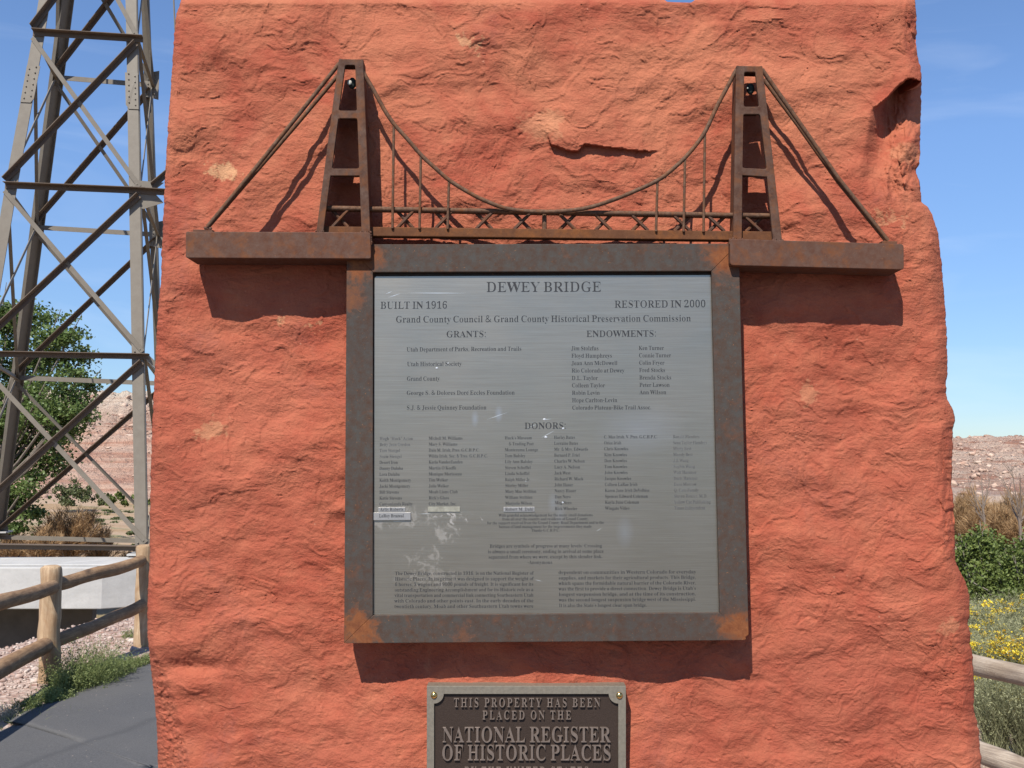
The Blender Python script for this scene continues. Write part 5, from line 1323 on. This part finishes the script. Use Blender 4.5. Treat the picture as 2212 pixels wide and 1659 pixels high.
y 300 52,-140 29,-137 10,-125 -3,-107 -7,-84 -4,-67 5,-53 18,-43 36,-40 64,-49 72,-61 75,-76 74,-81 74,-87 77,-96 86,-99 99,-92 114,-74 129,-44 140,-5 36,251 25,275 15,287 -3,293 -5,293 -5,310 162,310 162,293 136,289 128,275 130,267 133,257 185,119 230,241 236,260 238,274 229,289 203,293 203,310 300,310 300,293 287,290 277,281 259,242 162,-24 129,-96 113,-117 95,-131
z 293 13,0 13,14 168,287 128,287 96,283 72,272 55,250 44,216 26,216 32,310 275,310 275,291 126,25 152,25 194,30 223,44 244,69 260,107 276,107 268,0
0 375 188,-7 159,-5 133,1 110,11 91,24 74,41 60,61 48,84 39,111 32,140 27,171 24,205 23,241 24,277 27,311 32,342 39,371 48,397 60,420 74,439 91,456 110,469 133,479 159,484 189,486 217,484 242,479 264,469 283,456 300,439 314,419 326,397 336,370 343,341 348,310 352,277 353,240 352,204 348,171 343,139 336,110 326,84 314,61 300,41 283,24 263,11 241,1 216,-5|188,37 219,50 237,91 242,120 246,155 248,195 248,240 248,286 246,326 242,360 237,390 219,429 189,443 157,429 139,390 134,360 130,326 128,286 127,240 128,195 130,155 134,120 139,91 157,50
1 375 65,0 65,36 120,36 135,38 146,45 154,79 154,416 108,365 87,351 67,346 52,349 40,359 31,375 28,396 74,412 132,447 179,482 254,482 254,79 261,47 271,38 288,36 343,36 343,0
2 375 24,0 24,69 123,171 187,245 218,307 226,371 223,405 212,427 196,441 174,445 145,438 126,416 120,400 116,380 113,356 112,329 77,333 50,344 32,365 26,396 30,419 43,441 63,459 92,474 109,479 129,483 150,485 174,486 209,484 240,479 267,469 288,456 306,440 318,421 325,399 328,375 319,329 291,281 238,220 154,138 87,74 244,74 263,77 279,86 292,101 300,120 305,141 345,141 341,0
3 375 163,-7 139,-6 117,-4 98,0 81,5 53,18 34,35 23,54 19,74 23,96 36,113 54,123 76,126 82,89 99,62 125,46 158,40 199,49 216,61 230,79 238,105 241,139 234,174 214,202 199,213 181,221 161,225 137,227 95,227 95,269 140,269 178,275 204,296 220,327 225,367 221,400 211,424 193,440 169,445 148,441 133,430 116,391 111,341 75,345 47,356 30,374 24,401 34,434 62,461 83,472 108,480 138,485 173,486 207,484 237,479 263,470 286,458 304,442 317,423 325,401 328,377 326,355 320,335 311,317 298,301 283,287 265,275 246,264 225,256 279,238 305,222 326,201 340,174 345,138 341,101 329,70 312,44 288,25 230,1
4 375 121,0 121,36 140,36 179,44 191,58 195,84 195,125 9,125 9,166 199,480 293,480 293,169 363,169 363,125 293,125 293,84 297,58 309,44 348,36 357,36 357,0|56,169 195,169 195,287 196,351 199,416 189,394 174,366 158,338 146,319
5 375 165,-7 141,-6 119,-4 100,0 84,5 58,18 40,35 30,54 27,75 31,95 42,109 59,118 81,121 88,83 111,52 130,43 154,40 195,50 212,63 226,83 234,111 237,148 231,192 213,223 184,241 146,247 103,243 71,235 40,247 62,480 316,480 319,357 281,357 275,380 267,399 244,406 105,406 94,281 126,288 168,291 205,289 238,282 267,271 293,256 313,235 328,211 337,181 340,148 336,108 324,75 306,48 282,27 226,1
6 375 197,-7 173,-5 150,-1 129,7 109,18 92,32 76,49 62,69 51,93 42,120 35,151 32,184 30,222 31,249 33,275 37,301 42,325 49,349 57,370 66,391 77,409 90,426 104,441 120,455 137,466 156,475 176,481 198,485 222,486 261,484 291,476 313,464 329,449 338,431 340,412 336,393 322,376 298,364 260,360 256,400 243,434 232,443 216,447 180,435 152,401 142,375 134,345 128,309 125,269 161,286 218,294 247,292 273,285 295,274 315,258 331,237 343,214 350,186 352,155 349,121 342,90 330,62 313,38 291,19 264,5 233,-4|199,38 222,44 239,64 246,79 251,98 254,121 255,148 254,174 250,196 245,214 238,228 219,247 193,253 154,243 125,221 127,176 131,138 137,106 147,81 170,48
7 375 111,0 289,406 113,406 86,398 74,372 70,338 30,338 33,480 353,480 353,447 168,0
8 375 183,-7 157,-6 132,-2 111,3 91,11 60,31 38,57 25,88 20,122 27,162 47,193 62,206 79,219 98,231 119,242 100,255 83,267 69,281 57,296 41,327 36,364 39,395 50,423 70,449 99,469 118,476 140,482 164,485 191,486 225,484 254,478 278,468 299,453 314,435 325,415 332,393 334,369 328,333 310,305 244,260 272,245 296,230 315,215 330,199 349,166 355,127 352,97 344,71 330,48 310,29 285,13 256,2 222,-5|203,283 224,298 239,317 247,340 250,370 243,407 222,436 206,444 187,447 163,442 145,426 134,402 130,372 135,341 149,318|187,32 218,37 241,55 257,82 262,116 256,146 239,170 225,181 208,192 188,204 164,216 126,178 115,152 111,120 116,84 132,56 156,38
9 375 152,-7 116,-4 88,4 67,17 53,33 42,69 50,94 75,107 87,80 103,56 126,41 156,36 194,48 223,84 242,145 251,230 212,198 186,188 155,185 128,187 103,194 80,205 60,220 44,240 33,264 26,292 24,324 25,347 28,369 34,390 42,409 64,441 95,466 113,475 133,481 154,485 177,486 201,485 223,480 244,473 264,463 282,449 298,433 311,413 323,390 333,363 340,332 344,298 345,261 334,157 328,133 321,111 311,91 301,72 288,54 274,39 258,25 241,14 222,5 200,-2 177,-5|184,233 206,236 224,245 251,278 249,318 245,352 239,380 231,403 209,432 181,441 156,434 137,413 130,397 125,377 122,354 121,328 125,286 137,257 156,239
& 492 187,-7 154,-5 125,2 99,13 77,28 59,46 46,69 38,95 36,125 37,149 43,172 51,191 63,208 79,223 96,238 116,252 139,266 99,318 85,348 81,382 83,406 89,426 99,444 114,459 132,471 153,480 177,485 204,487 230,485 252,480 272,472 289,460 303,445 313,427 318,407 320,383 314,344 293,312 279,297 262,283 244,270 224,258 354,133 382,181 401,240 461,240 434,160 415,125 392,95 490,0 410,0 352,56 336,43 319,31 300,20 281,11 261,3 238,-2 214,-6|188,293 245,336 258,358 262,383 258,405 246,423 227,435 202,439 177,435 156,424 143,406 138,383 142,360 151,338|189,46 229,49 263,60 314,93 175,229 118,185 103,160 97,127 104,94 122,68 151,51
. 180 89,-9 60,1 51,15 48,36 51,57 60,71 89,81 119,71 129,57 132,36 129,15 119,1
, 180 28,-87 47,-3 61,78 124,78 129,71 104,-8 71,-87
: 180 89,278 60,289 51,303 48,324 51,345 60,359 89,369 119,359 129,345 132,324 129,303 119,289|89,-9 60,1 51,15 48,36 51,57 60,71 89,81 119,71 129,57 132,36 129,15 119,1
' 151 57,306 44,480 107,480 94,306
- 216 27,154 27,206 189,206 189,154
" 274 180,306 167,480 230,480 217,306|57,306 44,480 107,480 94,306'''
GL = {}
for ln in GLYPHS.strip('\n').split('\n'):
    ch_, rest = ln[0], ln[2:]
    adv, body = rest.split(' ', 1) if ' ' in rest else (rest, '')
    loops = []
    for lp in body.split('|'):
        pts = [tuple(map(int, q.split(','))) for q in lp.split()]
        if len(pts) > 2: loops.append([(a / 1000, b / 1000) for a, b in pts])
    GL[ch_] = (int(adv) / 1000, loops)
def area(l): return sum(l[i - 1][0] * l[i][1] - l[i][0] * l[i - 1][1] for i in range(len(l))) / 2
def inset(loops, kx, ky=0.0):
    """slim the stems a little"""
    if not loops: return loops
    out = []
    big_ = max(loops, key=lambda l: abs(area(l)))
    sg = 1 if area(big_) > 0 else -1
    for l in loops:
        n = len(l); q = []
        for i in range(n):
            ax, ay = l[i][0] - l[i - 1][0], l[i][1] - l[i - 1][1]; bx, by = l[(i + 1) % n][0] - l[i][0], l[(i + 1) % n][1] - l[i][1]
            la, lb = math.hypot(ax, ay) or 1, math.hypot(bx, by) or 1
            tx, ty = ax / la + bx / lb, ay / la + by / lb; lt = math.hypot(tx, ty) or 1
            nx_, ny_ = -ty / lt * sg, tx / lt * sg
            q.append((l[i][0] + nx_ * kx, l[i][1] + ny_ * ky))
        out.append(q)
    return out
TRI = {}
def glyph(ch_, thin):
    key = (ch_, thin)
    if key not in TRI:
        base = 'e' if ch_ == '\u00e9' else ch_
        adv, loops = GL.get(base, (.25, []))
        if base in 'NMWVw': thin = .0
        lp = inset(loops, thin)
        # group holes with their outlines
        outs = []; sg = None
        if lp:
            big_ = max(lp, key=lambda l: abs(area(l))); sg = area(big_) > 0
            for l in lp:
                if (area(l) > 0) == sg: outs.append([l])
            for l in lp:
                if (area(l) > 0) != sg:
                    for g__ in outs:
                        xs_ = [p[0] for p in g__[0]]; ys_ = [p[1] for p in g__[0]]
                        if min(xs_) <= l[0][0] <= max(xs_) and min(ys_) <= l[0][1] <= max(ys_): g__.append(l); break
        if ch_ == '\u00e9': outs.append([[(.16, .35), (.22, .45), (.27, .45), (.18, .35)]])
        TRI[key] = (adv, outs)
    return TRI[key]
CAP = .455
def natw(s): return sum(GL.get('e' if c == '\u00e9' else c, (.25,))[0] if c != ' ' else .145 for c in s)
def textline(name, s, u0, v0, u1, v1, cap_px, Y, mt, parent, thin=.010, depth=.0006, sep=False, wf=1.0, bv=0, label=None):
    """text whose baseline runs from (u0,v0) to (u1,v1)"""
    A, B = P(u0, v0, Y), P(u1, v1, Y)
    W_ = (B - A).length; ex = (B - A).normalized(); ez = Vector((0, 0, 1)); 
    sy = (P(u0, v0 - cap_px, Y) - A).length / CAP; sx = W_ / natw(s)
    x = 0.0; mb = MB(); objs = []
    for c in s:
        if c == ' ': x += .145; continue
        adv, outs = glyph(c, thin)
        for g__ in outs:
            loops3 = [[A + ex * ((x + p[0]) * sx) + ez * (p[1] * sy) for p in l] for l in g__]
            (mb if not sep else (lm := MB())).prism(loops3[0], (0, depth, 0), loops3[1:])
        if sep:
            if len(outs) > 1:
                lm = MB()
                for g__ in outs: lm.prism([A + ex * ((x + p[0]) * sx) + ez * (p[1] * sy) for p in g__[0]], (0, depth, 0), [[A + ex * ((x + p[0]) * sx) + ez * (p[1] * sy) for p in l] for l in g__[1:]])
            o = lm.build(name, mt, parent)
            if bv: bevel(o, bv, 2)
        x += adv
    if not sep:
        o = meshobj(name, mb.V, mb.F, mt, parent)
        return o
YI = YP - .0003
def T(s, u0, v0, u1, v1, cap, mt=INK, thin=.012): textline('inscription', s, u0, v0, u1, v1, cap, YI, mt, dp, thin)
T('DEWEY BRIDGE', 1049.6, 630.7, 1299.6, 630.0, 21.5, thin=.018)
T('BUILT IN 1916', 821, 667, 966.5, 666.3, 15.2, thin=.016)
T('RESTORED IN 2000', 1327, 664.6, 1525, 663.6, 15.2, thin=.016)
T('Grand County Council & Grand County Historical Preservation Commission', 854.4, 696.6, 1493, 694, 13.6, thin=.014)
T('GRANTS:', 963.6, 728.6, 1051, 728, 13.6, thin=.014); T('ENDOWMENTS:', 1266.3, 727.8, 1418.5, 727, 13.6, thin=.014)
T('DONORS:', 1132.6, 926.6, 1223.4, 926, 13.6, thin=.014)
T('Utah Department of Parks, Recreation and Trails', 878, 759.2, 1126.8, 757.5, 8.9)
T('Utah Historical Society', 879, 790.8, 997.4, 790, 8.9)
T('Grand County', 878.5, 822.4, 950, 822, 8.9)
T('George S. & Dolores Dor\u00e9 Eccles Foundation', 878, 853, 1112, 852.2, 8.9)
T('S.J. & Jessie Quinney Foundation', 878, 885, 1051, 884.4, 8.9)
def col(rows, f, x0, y0, dx, dy, cap, mt=INK, thin=.012):
    """rows of (text, right end) in a zoomed crop; f turns crop pixels into picture units"""
    for i, (s, xe, *xs) in enumerate(rows):
        a = xs[0] if xs else x0 + dx * i
        u0, v0 = f(a, y0 + dy * i); u1, v1 = f(xe, y0 + dy * i - (xe - a) * .004)
        T(s, u0, v0, u1, v1, cap, mt, thin)
z6 = lambda x, y: (1152.1 + x * .2205, 555.7 + y * .2205)
col([('Jim Stolzfus', 640), ('Floyd Humphreys', 772), ('Jean Ann McDowell', 825), ('Rio Colorado at Dewey', 893), ('D.L. Taylor', 632), ('Colleen Taylor', 702), ('Robin Levin', 652), ('Hope Carlton-Levin', 823), ('Colorado Plateau-Bike Trail Assoc.', 1158)], z6, 371, 911, 1.0, 72.7, 8.6)
col([('Ken Turner', 1280), ('Connie Turner', 1350), ('Colin Fryer', 1285), ('Fred Stocks', 1293), ('Brenda Stocks', 1353), ('Peter Lawson', 1337), ('Ann Wilson', 1303)], z6, 1032, 908, 1.3, 72.3, 8.6)
z7 = lambda x, y: (792.9 + x * .19302, 901.4 + y * .19302)
col([('Hugh "Huck" Acton', 515), ('Betty Jean Gordon', 483), ('Tom Stengel', 370), ('Suzie Stengel', 388)], z7, 139, 255, 0, 66.6, 6.6, INKF)
col([('Desert Iron', 345), ('Danny Dalaba', 402), ('Lora Dalaba', 365), ('Keith Montgomery', 492), ('Jacki Montgomery', 483), ('Bill Stevens', 357), ('Katie Stevens', 390), ('Canyonlands Realty', 510)], z7, 137, 521.4, 0, 66.6, 6.6)
col([('Michell M. Williams', 1070), ('Mary S. Williams', 1012), ('Dale M. Irish, Pres. G.C.H.P.C.', 1260), ('Wilda Irish, Sec. & Tres. G.C.H.P.C.', 1352), ('Karla VanderZanden', 1070), ("Martin O'Keeffe", 998), ('Monique Morisseau', 1060), ('Tim Welker', 905), ('Julie Welker', 915), ('Moab Lions Club', 1015), ("Rick's Glass", 918), ('City Market, Inc.', 1003)], z7, 689, 251, 0, 66.7, 6.6)
col([("Huck's Museum", 1845, 1540), ('& Trading Post', 1865, 1585), ('Montezuma Lounge', 1915, 1540), ('Tom Balsley', 1772, 1541), ('Lily Ann Balsley', 1855, 1541), ('Steven Scheffel', 1832, 1542), ('Linda Scheffel', 1818, 1542), ('Ralph Miller Jr.', 1830, 1543), ('Shirley Miller', 1805, 1544), ('Mary Mae Striblen', 1895, 1545), ('William Striblen', 1852, 1545), ('Marjorie Wilson', 1850, 1546)], z7, 1540, 247, 0, 66.6, 6.6)
z8 = lambda x, y: (1179.2 + x * .1777, 901.4 + y * .1777)
col([('Harley Bates', 355), ('Lorraine Bates', 392), ('Mr. & Mrs. Edwards', 515), ('Bernard P. Friel', 412), ('Charles W. Nelson', 473), ('Lucy A. Nelson', 417), ('Jack West', 300), ('Richard W. Mack', 455), ('John Hauer', 330), ('Nancy Hauer', 368), ('Dan Nero', 302), ('Meg Nero', 312), ('Rick Wheeler', 382)], z8, 98, 262, .8, 72.2, 6.6)
col([('C. Max Irish, V. Pres. G.C.H.P.C.', 1358), ('Orice Irish', 917), ('Chris Knowles', 1003), ('Kim Knowles', 987), ('Don Knowles', 987), ('Tom Knowles', 990), ('John Knowles', 995), ('Jacque Knowles', 1038), ('Colleen LaRae Irish', 1115), ('Karen June Irish DeVelbiss', 1260), ('Spencer Edward Coleman', 1240), ('Kayla June Coleman', 1133), ('Wingate Video', 1017)], z8, 705, 257, 1.2, 72.2, 6.6)
col([('Ronald Flanders', 1868), ('Sena Taylor Flanders', 1958), ('Marty Best', 1770), ('Mandy Best', 1785), ('J.J. Wang', 1735), ('Sophia Wang', 1812), ('Walt Hammer', 1833), ('Doris Hammer', 1848), ('Dave Morrow', 1830), ('Q. Cato Family', 1858), ('Steven Rouzer, M.D.', 1965), ('Yellow Cat Publishing', 2003), ('Times Independent', 1938)], z8, 1543, 254, 1.4, 72.2, 6.6, INKF)
for s, a, y0, b, y1 in (('With grateful acknowledgement for the many small donations', 1077, 1116, 1280.5, 1115), ('from all over the country and residents of Grand County,', 1085, 1124.2, 1272, 1123.4), ('for the support received from the Grand County Road Department and to the', 1052.5, 1132.6, 1304.8, 1131.4), ('bureau of land management for the improvements they made', 1077.6, 1140.8, 1278.2, 1139.8), ('Thanks G.C.H.P.C.', 1148, 1148.7, 1209, 1148.3)): T(s, a, y0, b, y1, 6.0)
for s, a, y0, b, y1 in (('Bridges are symbols of progress at many levels: Crossing', 1057.7, 1183.2, 1300.5, 1182.2), ('is always a small ceremony, ending in arrival at some place', 1053.9, 1195.1, 1304.2, 1194), ('separated from where we were, except by this slender link.', 1055, 1206.7, 1302, 1205.6), ('-Anonymous', 1139.4, 1218.3, 1193.4, 1218)): T(s, a, y0, b, y1, 7.2)
for i, s in enumerate(('The Dewey Bridge, constructed in 1916, is on the National Register of', 'Historic Places. In its prime it was designed to support the weight of', '6 horses, 3 wagons and 9000 pounds of freight. It is significant for its', 'outstanding Engineering Accomplishment and for its Historic role as a', 'vital transportation and commercial link connecting Southeastern Utah', 'with Colorado and other points east. In the early decades of the', 'twentieth century, Moab and other Southeastern Utah towns were')):
    T(s, 853.2 - .25 * i, 1242.2 + 11.87 * i, 1152.5, 1241.4 + 11.87 * i, 7.2)
for i, s in enumerate(('dependent on communities in Western Colorado for everyday', 'supplies, and markets for their agricultural products. This Bridge,', 'which spans the formidable natural barrier of the Colorado River,', "was the first to provide a direct connection. Dewey Bridge is Utah's", 'longest suspension bridge, and at the time of its construction,', 'was the second longest suspension bridge west of the Mississippi.', "It is also the State's longest clear span bridge.")):
    T(s, 1206.2 + .2 * i, 1239.9 + 11.87 * i, 1503.8 if i < 6 else 1398, (1238.4 if i < 6 else 1239.2) + 11.87 * i, 7.2)
# name strips stuck on
for (a, b, c0, d0, mt) in ((817, 875, 1096, 1105.8, STRIP), (1087.6, 1154.8, 1095.4, 1105.6, STRIP), (924, 993.6, 1094.8, 1105.8, RESID)):
    plate('name_strip' if mt is STRIP else 'adhesive_patch', [(a, c0), (b, c0 - .3), (b, d0 - .3), (a, d0)], YP - .0016, YP - .0001, mt, dp, bv=.0003)
plate('name_strip', [(805, 1107.2), (887, 1106.6), (887, 1123.4), (805, 1124)], YP - .0030, YP - .0001, STRIP, dp, bv=.0004)
for s, a, y0, b, Y in (('Arlis Roberts', 820.9, 1103.6, 871.7, YP - .0019), ('Robert M. Dahl', 1091, 1103.3, 1152.3, YP - .0019), ('LeRoy Brazeal', 818.6, 1117.4, 872.4, YP - .0033)):
    textline('inscription', s, a, y0, b, y0 - .3, 6.8, Y, INK, dp, .012, .0002)
# scratches: shallow bright marks lying on the plate
scm = plain('scratch_mark', (0.80, 0.80, 0.78), .35, .6)
for pts in ([(833, 655 - 20), (848, 629)], [(838, 643), (866, 633.5)], [(880, 632.7), (1010, 633.3)], [(1168, 946 - 0), (1200, 929)], [(1138, 925), (1160, 916)], [(1168, 907), (1192, 905)], [(1050, 907), (1098, 890)], [(933, 1109.4), (905, 1110)], [(846, 1126.5), (876, 1124.8)], [(1288, 1148 + 650 - 650), (1300, 1140)], [(1155, 1252), (1172, 1256)]):
    mb = MB(); A, B = P(*pts[0], YP - .00005), P(*pts[1], YP - .00005); dd = (B - A).normalized(); n_ = Vector((-dd.z, 0, dd.x)) * .00042
    mb.prism([A, A.lerp(B, .5) + n_, B, A.lerp(B, .5) - n_], (0, .0002, 0)); mb.build('scratch', scm, dp)
for (u, v, r_) in ((1179, 944.5, .0022), (943.5, 795, .0018), (968, 784.5, .0012), (1216.5, 925.5, .0018), (1215.6, 1085.5, .0016), (1176, 906, .0022), (1136, 1040, .0008)):
    mb = MB(); mb.ball(P(u, v, YP - .0004), r_, 7, 4, (1.2, .3, .9)); mb.build('dent', scm, dp)

# ================================================================== BRONZE PLAQUE
bp = thing('bronze_plaque', P(1137, 1600, -.02), 'dark bronze plaque with raised lettering, half cut off at the bottom of the photo', 'plaque')
YB = -.026
plate('ground_panel', [(930, 1490), (1344, 1490), (1344, 2075), (930, 2075)], YB + .0045, .002, BRZ, bp)
def quarter(c_, r_, a0, a1, n=8): return [(c_[0] + r_ * math.cos(R(a0 + (a1 - a0) * i / n)), c_[1] + r_ * math.sin(R(a0 + (a1 - a0) * i / n))) for i in range(n + 1)]
inner = quarter((937.6, 1499), 21, 90, 0) + quarter((1335.8, 1499), 21, 180, 90) + quarter((1335.8, 2064), 21, 270, 180) + quarter((937.6, 2064), 21, 0, -90)
plate('border', [(922, 1482), (1352, 1482), (1352.5, 2081), (921.5, 2081)], YB, .0035, BRZ3, bp, [inner], bv=.0012)
for (u, v) in ((937.5, 1502), (1338, 1502.5), (937.5, 2062), (1337, 2062)):
    mb = MB(); c_ = P(u, v, YB + .0005); mb.ball(c_, .0058, 18, 10, (1, .75, 1)); mb.build('screw', BRASS, bp, True)
YL = YB + .0005
def BT(s, u0, v0, u1, cap): textline('letter', s, u0, v0, u1, v0, cap, YL, BRZ2, bp, .004, .0045, True, bv=.0007)
def BTs(s, u0, v0, u1, cap, gap):
    # letter-spaced: place glyph by glyph
    tot = natw(s) + gap * (len(s) - 1); W_ = u1 - u0; x = 0
    for c in s:
        a = natw(c)
        if c != ' ': BT(c, u0 + W_ * x / tot, v0, u0 + W_ * (x + a) / tot, cap)
        x += a + gap
BTs('THIS PROPERTY HAS BEEN', 980, 1527.6, 1297, 18.8, .14)
BTs('PLACED ON THE', 1042, 1554.4, 1234, 18.4, .14)
BTs('NATIONAL REGISTER', 955, 1603.7, 1319, 32.5, .02)
BTs('OF HISTORIC PLACES', 953.6, 1642.8, 1320.8, 32.8, .02)
BTs('BY THE UNITED STATES', 1003, 1676.5, 1272, 19, .14)
print('objects', len(bpy.data.objects))
